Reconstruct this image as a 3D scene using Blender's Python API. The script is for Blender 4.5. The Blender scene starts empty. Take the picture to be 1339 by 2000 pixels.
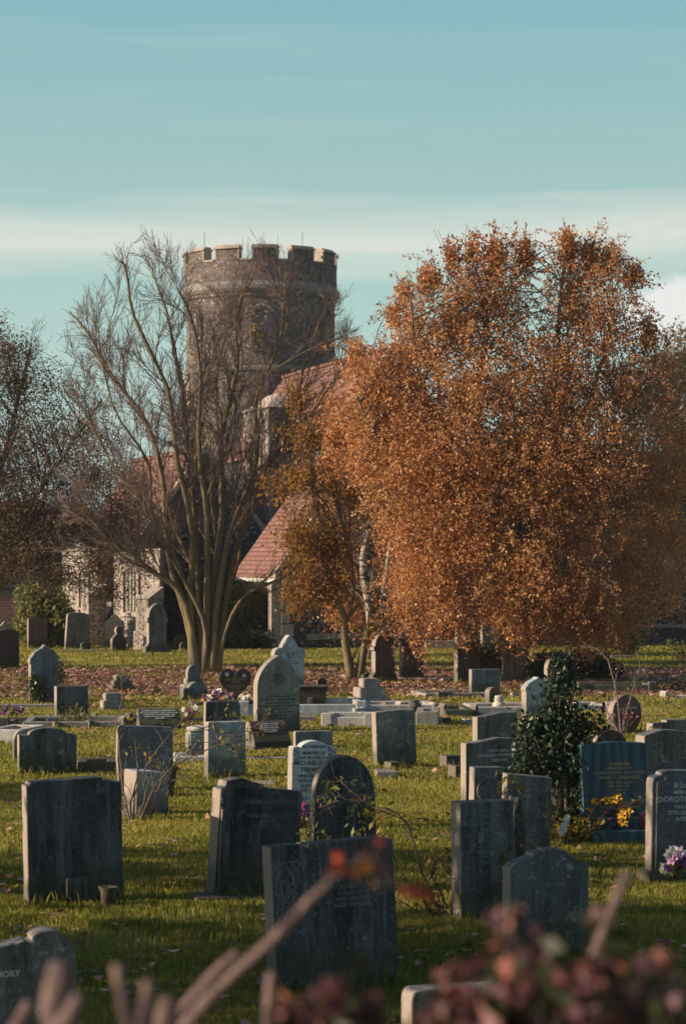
import bpy, bmesh, math, random
import numpy as np
from mathutils import Vector, Matrix, Euler, noise as mnoise
R = math.radians
rng = np.random.default_rng(7); random.seed(7)
S = bpy.context.scene
COL = S.collection
# ------------------------------------------------------------------ camera
F, H0, HC = 4700.0, 1080.0, 2.3          # focal length in px of the 1339x2000 photo, horizon row, eye height
cam_d = bpy.data.cameras.new('camera'); cam = bpy.data.objects.new('camera', cam_d); COL.objects.link(cam)
cam.location = (0, 0, HC); cam.rotation_euler = (R(90), 0, 0)
cam_d.sensor_fit = 'VERTICAL'; cam_d.sensor_height = 36; cam_d.lens = F/2000*36
cam_d.shift_y = (H0-1000)/2000; cam_d.clip_end = 5000; cam_d.clip_start = 0.1
cam_d.dof.use_dof = True; cam_d.dof.focus_distance = 24; cam_d.dof.aperture_fstop = 5.0
S.camera = cam
# ------------------------------------------------------------------ sky
SUN_B, SUN_EL = 9.0, 21.0                 # sun to the left, a little on the camera's side
w = bpy.data.worlds.new('World'); S.world = w; w.use_nodes = True
nt = w.node_tree; N = nt.nodes; L = nt.links; N.clear()
def nd(t, **k):
    n = N.new(t)
    for a, b in k.items(): setattr(n, a, b)
    return n
sky = nd('ShaderNodeTexSky', sky_type='NISHITA', sun_disc=False)
sdir = Vector((-math.cos(R(SUN_B))*math.cos(R(SUN_EL)), -math.sin(R(SUN_B))*math.cos(R(SUN_EL)), math.sin(R(SUN_EL))))
sky.sun_elevation = R(SUN_EL); sky.sun_rotation = math.atan2(sdir.x, sdir.y)
tc = nd('ShaderNodeTexCoord'); sep = nd('ShaderNodeSeparateXYZ'); L.new(tc.outputs['Generated'], sep.inputs[0])
mr = nd('ShaderNodeMapRange'); mr.inputs[1].default_value = 0; mr.inputs[2].default_value = 0.5
L.new(sep.outputs['Z'], mr.inputs[0])
rp = nd('ShaderNodeValToRGB'); cr = rp.color_ramp
def lin(r, g, b):
    return tuple(((c/255)/12.92 if c/255 <= .04045 else ((c/255+.055)/1.055)**2.4) for c in (r, g, b))
stops = [(0, (192, 207, 200)), (.14, (178, 205, 198)), (.24, (164, 199, 193)), (.30, (158, 192, 190)), (.36, (148, 187, 189)), (.44, (132, 179, 188)), (1, (72, 120, 155))]
cr.elements[0].position = 0; cr.elements[0].color = (*lin(*stops[0][1]), 1)
cr.elements[1].position = 1; cr.elements[1].color = (*lin(*stops[-1][1]), 1)
for p, c in stops[1:-1]:
    e = cr.elements.new(p); e.color = (*lin(*c), 1)
L.new(mr.outputs[0], rp.inputs[0])
# thin streaked cloud bank + one cumulus low on the right, both by direction
def math_n(op, a, b=None, clamp=False):
    m = nd('ShaderNodeMath', operation=op); m.use_clamp = clamp
    for i, v in enumerate((a, b)):
        if v is None: continue
        if isinstance(v, (int, float)): m.inputs[i].default_value = v
        else: L.new(v, m.inputs[i])
    return m.outputs[0]
mp = nd('ShaderNodeMapping'); mp.inputs['Scale'].default_value = (3, 3, 42); L.new(tc.outputs['Generated'], mp.inputs[0])
nz = nd('ShaderNodeTexNoise'); nz.inputs['Scale'].default_value = 2.2; nz.inputs['Detail'].default_value = 8; L.new(mp.outputs[0], nz.inputs[0])
nz.inputs['Roughness'].default_value = .55
off = math_n('MULTIPLY', math_n('SUBTRACT', nz.outputs[0], .5), .03)
zz = math_n('ADD', sep.outputs['Z'], off)
band = math_n('SUBTRACT', 1, math_n('DIVIDE', math_n('ABSOLUTE', math_n('SUBTRACT', zz, .129)), .018), True)
band = math_n('POWER', band, .8)
streak = math_n('MULTIPLY', math_n('SUBTRACT', nz.outputs[0], .5, True), .42)
cl = math_n('ADD', math_n('MULTIPLY', band, .95), streak, True)
n2 = nd('ShaderNodeTexNoise'); n2.inputs['Scale'].default_value = 60; n2.inputs['Detail'].default_value = 6; L.new(tc.outputs['Generated'], n2.inputs[0])
dx = math_n('DIVIDE', math_n('SUBTRACT', sep.outputs['X'], .138), .028); dz = math_n('DIVIDE', math_n('SUBTRACT', sep.outputs['Z'], .098), .0155)
rr = math_n('SQRT', math_n('ADD', math_n('MULTIPLY', dx, dx), math_n('MULTIPLY', dz, dz)))
rr = math_n('ADD', rr, math_n('MULTIPLY', math_n('SUBTRACT', n2.outputs[0], .5), 1.3))
cum = math_n('MULTIPLY', math_n('SUBTRACT', 1.05, rr), 3.5, True)
cum = math_n('MULTIPLY', cum, math_n('GREATER_THAN', sep.outputs['Y'], 0))
mx = nd('ShaderNodeMixRGB'); L.new(cl, mx.inputs[0]); L.new(rp.outputs[0], mx.inputs[1]); mx.inputs[2].default_value = (*lin(214, 218, 209), 1)
mx2 = nd('ShaderNodeMixRGB'); L.new(cum, mx2.inputs[0]); L.new(mx.outputs[0], mx2.inputs[1]); mx2.inputs[2].default_value = (*lin(228, 229, 226), 1)
sc = nd('ShaderNodeVectorMath', operation='SCALE'); sc.inputs['Scale'].default_value = 10.2; L.new(mx2.outputs[0], sc.inputs[0])
up = nd('ShaderNodeMapRange'); up.inputs[1].default_value = .23; up.inputs[2].default_value = .5; L.new(sep.outputs['Z'], up.inputs[0])
mx3 = nd('ShaderNodeMixRGB'); L.new(up.outputs[0], mx3.inputs[0]); L.new(sc.outputs[0], mx3.inputs[1]); L.new(sky.outputs[0], mx3.inputs[2])
bg = nd('ShaderNodeBackground'); bg.inputs[1].default_value = 0.072; L.new(mx3.outputs[0], bg.inputs[0])
wo = nd('ShaderNodeOutputWorld'); L.new(bg.outputs[0], wo.inputs[0])
# ------------------------------------------------------------------ sun
sl = bpy.data.lights.new('sun', 'SUN'); sl.energy = 5.0; sl.angle = R(.5); sl.color = (1, .80, .60)
so = bpy.data.objects.new('sun', sl); COL.objects.link(so); so.rotation_euler = sdir.to_track_quat('Z', 'Y').to_euler()
so.location = (-20, -5, 20)
S.view_settings.view_transform = 'Standard'; S.view_settings.look = 'None'
S.view_settings.exposure = 0.55; S.view_settings.gamma = 1
S.cycles.max_bounces = 6; S.cycles.transparent_max_bounces = 8

# ------------------------------------------------------------------ helpers
def gY(py): return F*HC/(py-H0)
def gp(px, py):
    Y = gY(py); return Vector(((px-669.5)/F*Y, Y, 0))
def pt(px, py, Y): return Vector(((px-669.5)/F*Y, Y, HC-(py-H0)/F*Y))
def tag(o, label=None, cat=None, group=None, kind=None):
    if label: o['label'] = label
    if cat: o['category'] = cat
    if group: o['group'] = group
    if kind: o['kind'] = kind
    return o
def empty(name, loc=(0, 0, 0), rot=(0, 0, 0), label=None, cat=None, group=None):
    o = bpy.data.objects.new(name, None); COL.objects.link(o); o.location = loc; o.rotation_euler = rot
    o.empty_display_size = .1
    return tag(o, label, cat, group)
class MB:
    def __init__(s): s.v = []; s.f = []
    def add(s, vs, fs, M=None):
        k = len(s.v)
        s.v += [tuple(M @ Vector(v)) if M is not None else tuple(v) for v in vs]
        s.f += [tuple(i+k for i in f) for f in fs]; return s
    def box(s, x0, x1, y0, y1, z0, z1, M=None):
        v = [(x0,y0,z0),(x1,y0,z0),(x1,y1,z0),(x0,y1,z0),(x0,y0,z1),(x1,y0,z1),(x1,y1,z1),(x0,y1,z1)]
        return s.add(v, [(0,3,2,1),(4,5,6,7),(0,1,5,4),(1,2,6,5),(2,3,7,6),(3,0,4,7)], M)
    def prism(s, pts, y0, y1, M=None):           # outline in x,z (bottom-left, over the top, bottom-right), extruded in y
        n = len(pts)
        v = [(x, y0, z) for x, z in pts]+[(x, y1, z) for x, z in pts]
        f = [tuple(range(n))[::-1], tuple(range(n, 2*n))]+[(i, (i+1) % n, (i+1) % n+n, i+n) for i in range(n)]
        return s.add(v, f, M)
    def slabz(s, pts, z0, z1, M=None):           # outline in x,y, extruded in z
        n = len(pts)
        v = [(x, y, z0) for x, y in pts]+[(x, y, z1) for x, y in pts]
        f = [tuple(range(n))[::-1], tuple(range(n, 2*n))]+[(i, (i+1) % n, (i+1) % n+n, i+n) for i in range(n)]
        return s.add(v, f, M)
    def lathe(s, prof, n=20, M=None):
        v = []; f = []
        for r, z in prof:
            for i in range(n):
                a = 2*math.pi*i/n; v.append((r*math.cos(a), r*math.sin(a), z))
        for j in range(len(prof)-1):
            for i in range(n):
                f.append((j*n+i, j*n+(i+1) % n, (j+1)*n+(i+1) % n, (j+1)*n+i))
        f.append(tuple(range(n))[::-1]); f.append(tuple((len(prof)-1)*n+i for i in range(n)))
        return s.add(v, f, M)
    def tube(s, P, rad, n=6):
        v, f = tube_np(np.array([tuple(p) for p in P]), np.array(rad), n)
        return s.add(v.tolist(), f)
    def ring(s, c, r, t, M=None, n=28, y=0):
        v = []; f = []
        for i in range(n):
            a = 2*math.pi*i/n
            for j in range(6):
                b = 2*math.pi*j/6
                q = r+t*math.cos(b); v.append((c[0]+q*math.cos(a), y+t*.7*math.sin(b), c[1]+q*math.sin(a)))
        for i in range(n):
            for j in range(6): f.append((i*6+j, i*6+(j+1) % 6, ((i+1) % n)*6+(j+1) % 6, ((i+1) % n)*6+j))
        return s.add(v, f, M)
    def build(s, name, mat, parent=None, bevel=0, seg=1, smooth=False, loc=None):
        me = bpy.data.meshes.new(name); me.from_pydata(s.v, [], s.f)
        bm = bmesh.new(); bm.from_mesh(me); bmesh.ops.recalc_face_normals(bm, faces=bm.faces)
        if bevel:
            es = [e for e in bm.edges if len(e.link_faces) == 2 and e.calc_face_angle(0) > .6]
            bmesh.ops.bevel(bm, geom=es, offset=bevel, segments=seg, affect='EDGES', clamp_overlap=True)
        bm.to_mesh(me); bm.free()
        if smooth:
            me.polygons.foreach_set('use_smooth', [True]*len(me.polygons))
        me.materials.append(mat)
        o = bpy.data.objects.new(name, me); COL.objects.link(o)
        if parent: o.parent = parent
        if loc: o.location = loc
        return o
def tube_np(P, rad, n):
    m = len(P); T = np.gradient(P, axis=0); T /= np.linalg.norm(T, axis=1)[:, None]+1e-9
    ref = np.array([0, 0, 1.]) if abs(T[0][2]) < .9 else np.array([1., 0, 0])
    U = np.cross(T, ref); U /= np.linalg.norm(U, axis=1)[:, None]+1e-9; V = np.cross(T, U)
    a = np.arange(n)*2*np.pi/n
    v = P[:, None, :]+rad[:, None, None]*(np.cos(a)[None, :, None]*U[:, None, :]+np.sin(a)[None, :, None]*V[:, None, :])
    f = [(j*n+i, j*n+(i+1) % n, (j+1)*n+(i+1) % n, (j+1)*n+i) for j in range(m-1) for i in range(n)]
    f.append(tuple(range(n))[::-1]); f.append(tuple((m-1)*n+i for i in range(n)))
    return v.reshape(-1, 3), f
def np_mesh(name, V, nper, mat, parent=None, rnd=None, smooth=False):
    """V: (faces*nper,3) - separate polygons with nper corners each"""
    me = bpy.data.meshes.new(name); nv = len(V); nf = nv//nper
    me.vertices.add(nv); me.vertices.foreach_set('co', V.astype(np.float32).ravel())
    me.loops.add(nv); me.loops.foreach_set('vertex_index', np.arange(nv, dtype=np.int32))
    me.polygons.add(nf); me.polygons.foreach_set('loop_start', np.arange(0, nv, nper, dtype=np.int32))
    me.polygons.foreach_set('loop_total', np.full(nf, nper, dtype=np.int32))
    if rnd is not None:
        at = me.attributes.new('rnd', 'FLOAT', 'POINT'); at.data.foreach_set('value', np.repeat(rnd, nper).astype(np.float32))
    me.update(); me.materials.append(mat)
    o = bpy.data.objects.new(name, me); COL.objects.link(o)
    if parent: o.parent = parent
    return o
def leaf_verts(P, size, droop=.3, aspect=.7, flat=0., up=None):
    """rhombic leaves at P with random orientation; flat -> lie on the ground"""
    n = len(P); size = np.broadcast_to(size, (n,))
    d = rng.normal(size=(n, 3)); d[:, 2] = d[:, 2]*(1-flat)-droop
    d /= np.linalg.norm(d, axis=1)[:, None]
    nn = rng.normal(size=(n, 3))
    if flat: nn[:, :2] *= (1-flat); nn[:, 2] = 1
    s = np.cross(d, nn); s /= np.linalg.norm(s, axis=1)[:, None]+1e-9
    no = np.cross(d, s)
    a = P-d*size[:, None]*.5; b = P+d*size[:, None]*.5
    m = P-d*size[:, None]*.05+no*size[:, None]*.10
    wv = s*size[:, None]*aspect*.5
    return np.stack([a, m+wv, b, m-wv], axis=1).reshape(-1, 3)

# ------------------------------------------------------------------ materials
class NT:
    def __init__(s, name):
        s.m = bpy.data.materials.new(name); s.m.use_nodes = True; s.t = s.m.node_tree; s.t.nodes.clear()
        s.o = s.n('ShaderNodeOutputMaterial'); s.b = s.n('ShaderNodeBsdfPrincipled'); s.l(s.b.outputs[0], s.o.inputs[0])
        s.b.inputs['Roughness'].default_value = .85; s.b.inputs['Specular IOR Level'].default_value = .25
    def n(s, t, **k):
        x = s.t.nodes.new(t)
        for a, b in k.items(): setattr(x, a, b)
        return x
    def l(s, a, b): s.t.links.new(a, b)
    def coord(s, scale=(1, 1, 1), rand=True, which='Object'):
        tc = s.n('ShaderNodeTexCoord'); mp = s.n('ShaderNodeMapping'); mp.inputs['Scale'].default_value = scale
        out = tc.outputs[which]
        if rand:
            oi = s.n('ShaderNodeObjectInfo'); ml = s.n('ShaderNodeMath', operation='MULTIPLY'); ml.inputs[1].default_value = 37
            s.l(oi.outputs['Random'], ml.inputs[0]); ad = s.n('ShaderNodeVectorMath', operation='ADD')
            s.l(out, ad.inputs[0]); s.l(ml.outputs[0], ad.inputs[1]); out = ad.outputs[0]
        s.l(out, mp.inputs[0]); return mp.outputs[0]
    def noise(s, vec, scale, detail=5, rough=.6, dist=0):
        x = s.n('ShaderNodeTexNoise'); x.inputs['Scale'].default_value = scale; x.inputs['Detail'].default_value = detail
        x.inputs['Roughness'].default_value = rough; x.inputs['Distortion'].default_value = dist
        if vec is not None: s.l(vec, x.inputs[0])
        return x.outputs[0]
    def ramp(s, fac, stops, interp='LINEAR'):
        x = s.n('ShaderNodeValToRGB'); c = x.color_ramp; c.interpolation = interp
        while len(c.elements) < len(stops): c.elements.new(.5)
        for e, (p, col) in zip(c.elements, stops):
            e.position = p; e.color = (*col, 1) if len(col) == 3 else col
        s.l(fac, x.inputs[0]); return x.outputs[0]
    def mix(s, fac, a, b, mode='MIX'):
        x = s.n('ShaderNodeMixRGB', blend_type=mode)
        for i, v in enumerate((fac, a, b)):
            if isinstance(v, (int, float)): x.inputs[i].default_value = v
            elif isinstance(v, tuple): x.inputs[i].default_value = (*v, 1)
            else: s.l(v, x.inputs[i])
        return x.outputs[0]
    def col(s, c):
        if isinstance(c, tuple): s.b.inputs['Base Color'].default_value = (*c, 1)
        else: s.l(c, s.b.inputs['Base Color'])
    def bump(s, h, strength=.4, dist=.01):
        x = s.n('ShaderNodeBump'); x.inputs['Strength'].default_value = strength; x.inputs['Distance'].default_value = dist
        s.l(h, x.inputs['Height']); s.l(x.outputs[0], s.b.inputs['Normal'])
g1 = lambda v: (v, v, v)
def stone_mat(name, base, dark, streak=.5, lichen=.3, rough=.9, soft=.18, side=(.40, .33, .27), algae=True):
    t = NT(name)
    st = t.noise(t.coord((6.5, 6.5, .8)), 1.3, 8, .72)
    st = t.ramp(st, [(.5-soft/2+(.5-streak)*.3, g1(0)), (.5+soft+(.5-streak)*.3, g1(1))])
    st2 = t.ramp(t.noise(t.coord((26, 26, 1.6)), 1.0, 5, .7), [(.42, g1(0)), (.62, g1(1))])
    st = t.mix(.22, st, st2) if soft < .2 else st
    big = t.noise(t.coord((1, 1, 1)), 2.6, 5, .6)
    spk = t.ramp(t.noise(t.coord((1, 1, 1)), 95, 2, .5), [(.70, g1(0)), (.74, g1(.8))])
    fine = t.noise(t.coord((1, 1, 1)), 70, 4, .7)
    c = t.mix(st, base, dark)
    c = t.mix(t.ramp(big, [(.35, g1(0)), (.7, g1(.75))]), c, tuple(x*.55 for x in base))
    # lichen
    lc = t.noise(t.coord((1, 1, 1)), 34, 4, .75)
    lm = t.ramp(lc, [(.60-lichen*.12, g1(0)), (.70-lichen*.1, g1(.55))])
    c = t.mix(lm, c, tuple(min(.5, x*1.9+.02) for x in base))
    c = t.mix(spk, c, (.38, .39, .36))
    pch = t.ramp(t.noise(t.coord((1, 1, 1)), 7.5, 7, .75), [(.57, g1(0)), (.63, g1(.65 if lichen > .1 else .25))]); c = t.mix(pch, c, tuple(x*1.5+.03 for x in base))
    l2 = t.noise(t.coord((1, 1, 1)), 5, 3, .5)
    c = t.mix(t.ramp(l2, [(.6, g1(0)), (.72, g1(.4*lichen))]), c, (.20, .17, .06))
    # side faces coloured paler and warmer than the fronts, painted as sunlit edges
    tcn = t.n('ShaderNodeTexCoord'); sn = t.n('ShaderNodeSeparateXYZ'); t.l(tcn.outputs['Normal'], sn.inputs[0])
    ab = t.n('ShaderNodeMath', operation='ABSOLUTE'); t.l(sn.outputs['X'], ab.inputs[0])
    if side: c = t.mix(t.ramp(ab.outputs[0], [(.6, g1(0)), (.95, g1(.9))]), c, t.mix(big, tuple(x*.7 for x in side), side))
    # green algae and splashed soil near the ground, irregular edge
    tz = t.n('ShaderNodeTexCoord'); sz_ = t.n('ShaderNodeSeparateXYZ'); t.l(tz.outputs['Object'], sz_.inputs[0])
    zn = t.n('ShaderNodeMath', operation='MULTIPLY_ADD'); t.l(l2, zn.inputs[0]); zn.inputs[1].default_value = -.3; t.l(sz_.outputs['Z'], zn.inputs[2])
    if algae: c = t.mix(t.ramp(zn.outputs[0], [(0, g1(.6)), (.12, g1(0))]), c, (.045, .05, .025))
    c = t.mix(1., c, t.ramp(fine, [(.3, g1(.62)), (.7, g1(1.25))]), 'MULTIPLY')
    t.col(c); t.b.inputs['Roughness'].default_value = rough
    t.bump(t.mix(.5, fine, lc), .55, .006)
    return t.m
M = {}
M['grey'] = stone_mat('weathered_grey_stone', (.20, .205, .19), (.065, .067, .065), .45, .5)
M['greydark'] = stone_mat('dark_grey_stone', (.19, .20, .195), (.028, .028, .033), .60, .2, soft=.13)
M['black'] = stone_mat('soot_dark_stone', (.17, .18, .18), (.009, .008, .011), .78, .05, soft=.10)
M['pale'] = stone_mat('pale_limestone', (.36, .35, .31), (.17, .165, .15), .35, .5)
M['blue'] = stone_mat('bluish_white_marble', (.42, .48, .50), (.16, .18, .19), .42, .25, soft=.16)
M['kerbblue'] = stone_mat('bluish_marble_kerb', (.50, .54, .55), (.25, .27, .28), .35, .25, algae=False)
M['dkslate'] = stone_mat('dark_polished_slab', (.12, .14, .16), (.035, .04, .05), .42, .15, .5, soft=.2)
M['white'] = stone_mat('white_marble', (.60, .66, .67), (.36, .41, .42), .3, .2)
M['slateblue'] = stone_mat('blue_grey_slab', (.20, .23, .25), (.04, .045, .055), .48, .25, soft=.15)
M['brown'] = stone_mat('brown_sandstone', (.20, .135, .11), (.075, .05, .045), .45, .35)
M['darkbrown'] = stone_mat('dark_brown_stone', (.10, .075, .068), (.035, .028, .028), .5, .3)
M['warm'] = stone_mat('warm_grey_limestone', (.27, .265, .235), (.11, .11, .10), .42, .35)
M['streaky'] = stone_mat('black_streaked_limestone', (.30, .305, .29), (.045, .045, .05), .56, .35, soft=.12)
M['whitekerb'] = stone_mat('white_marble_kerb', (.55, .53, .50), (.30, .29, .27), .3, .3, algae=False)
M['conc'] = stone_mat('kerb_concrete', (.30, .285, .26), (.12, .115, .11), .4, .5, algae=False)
def simple(name, c, rough=.7, var=.25, scale=30, spec=.25, metal=0):
    t = NT(name); n = t.noise(t.coord(), scale, 4)
    t.col(t.mix(n, tuple(x*(1-var) for x in c), tuple(min(1, x*(1+var)) for x in c)))
    t.b.inputs['Roughness'].default_value = rough; t.b.inputs['Specular IOR Level'].default_value = spec; t.b.inputs['Metallic'].default_value = metal
    t.bump(n, .2, .004); return t.m
M['letter_light'] = simple('weathered_white_lettering', (.42, .45, .44), .8, .5, 60)
M['letter_faint'] = simple('faded_grey_lettering', (.13, .145, .15), .9, .95, 9)
M['letter_dark'] = simple('lead_black_lettering', (.03, .03, .03), .6, .4)
M['letter_gold'] = simple('gilt_lettering', (.36, .26, .13), .5, .4, 50)
M['granite'] = simple('polished_black_granite', (.022, .018, .018), .22, .5, 90, .5)
M['emblem_white'] = simple('white_etched_emblem', (.5, .52, .52), .6)
M['urn'] = simple('cream_ceramic_urn', (.50, .45, .37), .55, .15, 20)
M['steel'] = simple('dull_iron', (.06, .06, .065), .5, .3)
# blue-green swirling slate
t = NT('swirled_blue_slate'); wv = t.n('ShaderNodeTexWave'); wv.bands_direction = 'X'; wv.inputs['Scale'].default_value = 3.2; wv.inputs['Distortion'].default_value = 14; wv.inputs['Detail'].default_value = 3; wv.inputs['Detail Scale'].default_value = .8
t.l(t.coord((1, 1, .45)), wv.inputs[0])
t.col(t.mix(t.ramp(wv.outputs[1], [(.3, g1(0)), (.8, g1(1))]), (.028, .062, .085), (.055, .11, .14))); t.b.inputs['Roughness'].default_value = .45; M['slate'] = t.m
def flint_mat(name, dark, mid, mortar, pale=.12, scale=14):
    t = NT(name); co = t.coord((1, 1, 1), False)
    v = t.n('ShaderNodeTexVoronoi', feature='DISTANCE_TO_EDGE'); v.inputs['Scale'].default_value = scale; t.l(co, v.inputs[0])
    v2 = t.n('ShaderNodeTexVoronoi', feature='F1'); v2.inputs['Scale'].default_value = scale; t.l(co, v2.inputs[0])
    sp = t.n('ShaderNodeSeparateColor'); t.l(v2.outputs['Color'], sp.inputs[0])
    cell = t.ramp(sp.outputs[0], [(0, dark), (.45, dark), (.6, mid), (.95-pale*.5, mid), (1-pale*.5, (.34, .30, .27)), (1, (.46, .42, .38))])
    mk = t.ramp(v.outputs['Distance'], [(.03, g1(0)), (.13, g1(1))])
    big = t.noise(t.coord((1, 1, 1), False), .7, 5)
    c = t.mix(mk, mortar, cell); c = t.mix(1., c, t.ramp(big, [(.3, g1(.7)), (.7, g1(1.2))]), 'MULTIPLY')
    t.col(c); t.b.inputs['Roughness'].default_value = .75; t.bump(mk, .6, .03); return t.m
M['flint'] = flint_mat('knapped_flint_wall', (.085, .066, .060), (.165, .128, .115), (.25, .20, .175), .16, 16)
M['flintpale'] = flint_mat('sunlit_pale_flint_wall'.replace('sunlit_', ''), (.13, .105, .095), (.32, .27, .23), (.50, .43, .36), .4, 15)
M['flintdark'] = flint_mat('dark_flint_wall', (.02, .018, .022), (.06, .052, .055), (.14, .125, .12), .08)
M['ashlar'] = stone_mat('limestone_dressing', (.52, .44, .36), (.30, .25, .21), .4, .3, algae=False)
def tile_mat(name, c1, c2, sx=6, sz=9):
    t = NT(name); tc = t.n('ShaderNodeTexCoord'); sp = t.n('ShaderNodeSeparateXYZ'); t.l(tc.outputs['Object'], sp.inputs[0])
    cb = t.n('ShaderNodeCombineXYZ'); t.l(sp.outputs['Y'], cb.inputs[0]); t.l(sp.outputs['Z'], cb.inputs[1])
    br = t.n('ShaderNodeTexBrick'); br.inputs['Scale'].default_value = 1; br.inputs['Brick Width'].default_value = 1.5/sx; br.inputs['Row Height'].default_value = 1/sz
    br.inputs['Mortar Size'].default_value = .012; br.inputs['Color1'].default_value = (*c1, 1); br.inputs['Color2'].default_value = (*c2, 1); br.inputs['Mortar'].default_value = (.05, .025, .02, 1)
    br.inputs['Mortar Smooth'].default_value = .3
    t.l(cb.outputs[0], br.inputs[0])
    n = t.noise(t.coord((1, 1, 1), False), 2.2, 6, .7)
    c = t.mix(t.ramp(n, [(.40, g1(0)), (.66, g1(.8))]), br.outputs[0], (.15, .10, .075))
    t.col(c); t.bump(br.outputs['Fac'], .7, -.02); return t.m
M['tile'] = tile_mat('red_clay_tiles', (.33, .155, .125), (.21, .095, .08))
M['tiledark'] = tile_mat('dark_slate_tiles', (.05, .045, .05), (.07, .06, .065))
t = NT('old_brick'); br = t.n('ShaderNodeTexBrick'); br.inputs['Scale'].default_value = 1; br.inputs['Brick Width'].default_value = .23; br.inputs['Row Height'].default_value = .08; br.inputs['Mortar Size'].default_value = .008
br.inputs['Color1'].default_value = (.20, .09, .075, 1); br.inputs['Color2'].default_value = (.13, .065, .06, 1); br.inputs['Mortar'].default_value = (.25, .22, .2, 1)
mp_ = t.n('ShaderNodeTexCoord'); s1 = t.n('ShaderNodeSeparateXYZ'); t.l(mp_.outputs['Object'], s1.inputs[0]); cb = t.n('ShaderNodeCombineXYZ'); t.l(s1.outputs['X'], cb.inputs[0]); t.l(s1.outputs['Z'], cb.inputs[1])
t.l(cb.outputs[0], br.inputs[0]); t.col(br.outputs[0]); M['brick'] = t.m
M['board'] = simple('black_weatherboard', (.05, .045, .045), .7)
M['whitepaint'] = simple('white_painted_wood', (.55, .54, .5), .6, .12)
M['glass'] = simple('dark_leaded_glass', (.07, .085, .085), .25, .3, 12, .5)
t = NT('leaded_lattice_glass'); ck = t.n('ShaderNodeTexBrick'); ck.inputs['Scale'].default_value = 1; ck.inputs['Brick Width'].default_value = .10; ck.inputs['Row Height'].default_value = .07; ck.offset = 0; ck.inputs['Mortar Size'].default_value = .008
ck.inputs['Color1'].default_value = (.26, .27, .23, 1); ck.inputs['Color2'].default_value = (.20, .22, .2, 1); ck.inputs['Mortar'].default_value = (.05, .05, .05, 1)
a_ = t.n('ShaderNodeTexCoord'); s1 = t.n('ShaderNodeSeparateXYZ'); t.l(a_.outputs['Object'], s1.inputs[0]); cb = t.n('ShaderNodeCombineXYZ'); t.l(s1.outputs['X'], cb.inputs[0]); t.l(s1.outputs['Z'], cb.inputs[1]); t.l(cb.outputs[0], ck.inputs[0]); t.col(ck.outputs[0]); t.b.inputs['Roughness'].default_value = .35; M['lattice'] = t.m
def bark_mat(name, a, b, moss=None, white=False, scale=(14, 14, 2.5)):
    t = NT(name); n = t.noise(t.coord(scale, False), 1.6, 6, .7); c = t.mix(t.ramp(n, [(.35, g1(0)), (.65, g1(1))]), a, b)
    if moss: c = t.mix(t.ramp(t.noise(t.coord((1, 1, .5), False), 3, 4), [(.42, g1(0)), (.6, g1(.9))]), c, moss)
    if white:
        n2 = t.noise(t.coord((3, 3, 9), False), 1.4, 5, .7); c = t.mix(t.ramp(n2, [(.48, g1(0)), (.56, g1(1))]), c, (.05, .04, .04))
    t.col(c); t.bump(n, .7, .02); return t.m
M['bark'] = bark_mat('mossy_grey_bark', (.22, .165, .11), (.10, .075, .055), (.20, .165, .065))
M['twig'] = bark_mat('brown_twig_bark', (.23, .165, .14), (.13, .09, .08))
M['birchbark'] = bark_mat('silver_birch_bark', (.46, .40, .34), (.33, .28, .24), None, True)
M['birchdark'] = bark_mat('rough_birch_bark', (.20, .165, .15), (.07, .055, .05))
M['stem'] = bark_mat('reddish_stem_bark', (.16, .085, .08), (.09, .05, .05))
M['cutwood'] = simple('cut_end_wood', (.42, .30, .22), .8, .2)
M['fgbark'] = bark_mat('pale_hedge_bark', (.36, .25, .22), (.07, .04, .05), None, False, (60, 60, 22))
M['fg_red'] = simple('dull_red_leaf', (.42, .08, .06), .6, .4, 60)
M['fg_amber'] = simple('amber_leaf', (.46, .20, .035), .6, .4, 60)
M['fg_rust'] = simple('rusty_leaf', (.24, .09, .07), .6, .4, 60)
def leaf_mat(name, stops, transl=.35, rough=.55, spec=.3):
    t = NT(name); a = t.n('ShaderNodeAttribute', attribute_name='rnd'); c = t.ramp(a.outputs['Fac'], stops); t.col(c)
    t.b.inputs['Roughness'].default_value = rough; t.b.inputs['Specular IOR Level'].default_value = spec
    tr = t.n('ShaderNodeBsdfTranslucent'); t.l(c, tr.inputs[0]); mx = t.n('ShaderNodeMixShader'); mx.inputs[0].default_value = transl
    t.l(t.b.outputs[0], mx.inputs[1]); t.l(tr.outputs[0], mx.inputs[2]); t.l(mx.outputs[0], t.o.inputs[0]); return t.m
M['lf_birch'] = leaf_mat('russet_birch_leaves', [(0, (.22, .08, .035)), (.35, (.47, .195, .07)), (.7, (.63, .32, .12)), (.93, (.68, .42, .19)), (1, (.75, .60, .36))], .42, .45, .4)
M['lf_orange'] = leaf_mat('orange_cherry_leaves', [(0, (.12, .07, .02)), (.4, (.28, .14, .03)), (.8, (.42, .21, .045)), (1, (.55, .36, .11))], .42)
M['lf_brown'] = leaf_mat('olive_brown_leaves', [(0, (.11, .085, .055)), (.45, (.21, .15, .09)), (.85, (.31, .19, .10)), (1, (.45, .22, .08))], .4)
M['lf_olive'] = leaf_mat('yellow_green_leaves', [(0, (.06, .07, .02)), (.5, (.17, .18, .045)), (1, (.38, .32, .11))], .4)
M['lf_holly'] = leaf_mat('glossy_dark_holly_leaves', [(0, (.010, .020, .012)), (.6, (.022, .042, .022)), (.92, (.04, .07, .03)), (1, (.12, .13, .04))], .12, .5, .4)
M['lf_yellow'] = leaf_mat('yellow_rose_leaves', [(0, (.09, .11, .02)), (.6, (.22, .19, .03)), (1, (.42, .26, .03))], .45)
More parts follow.
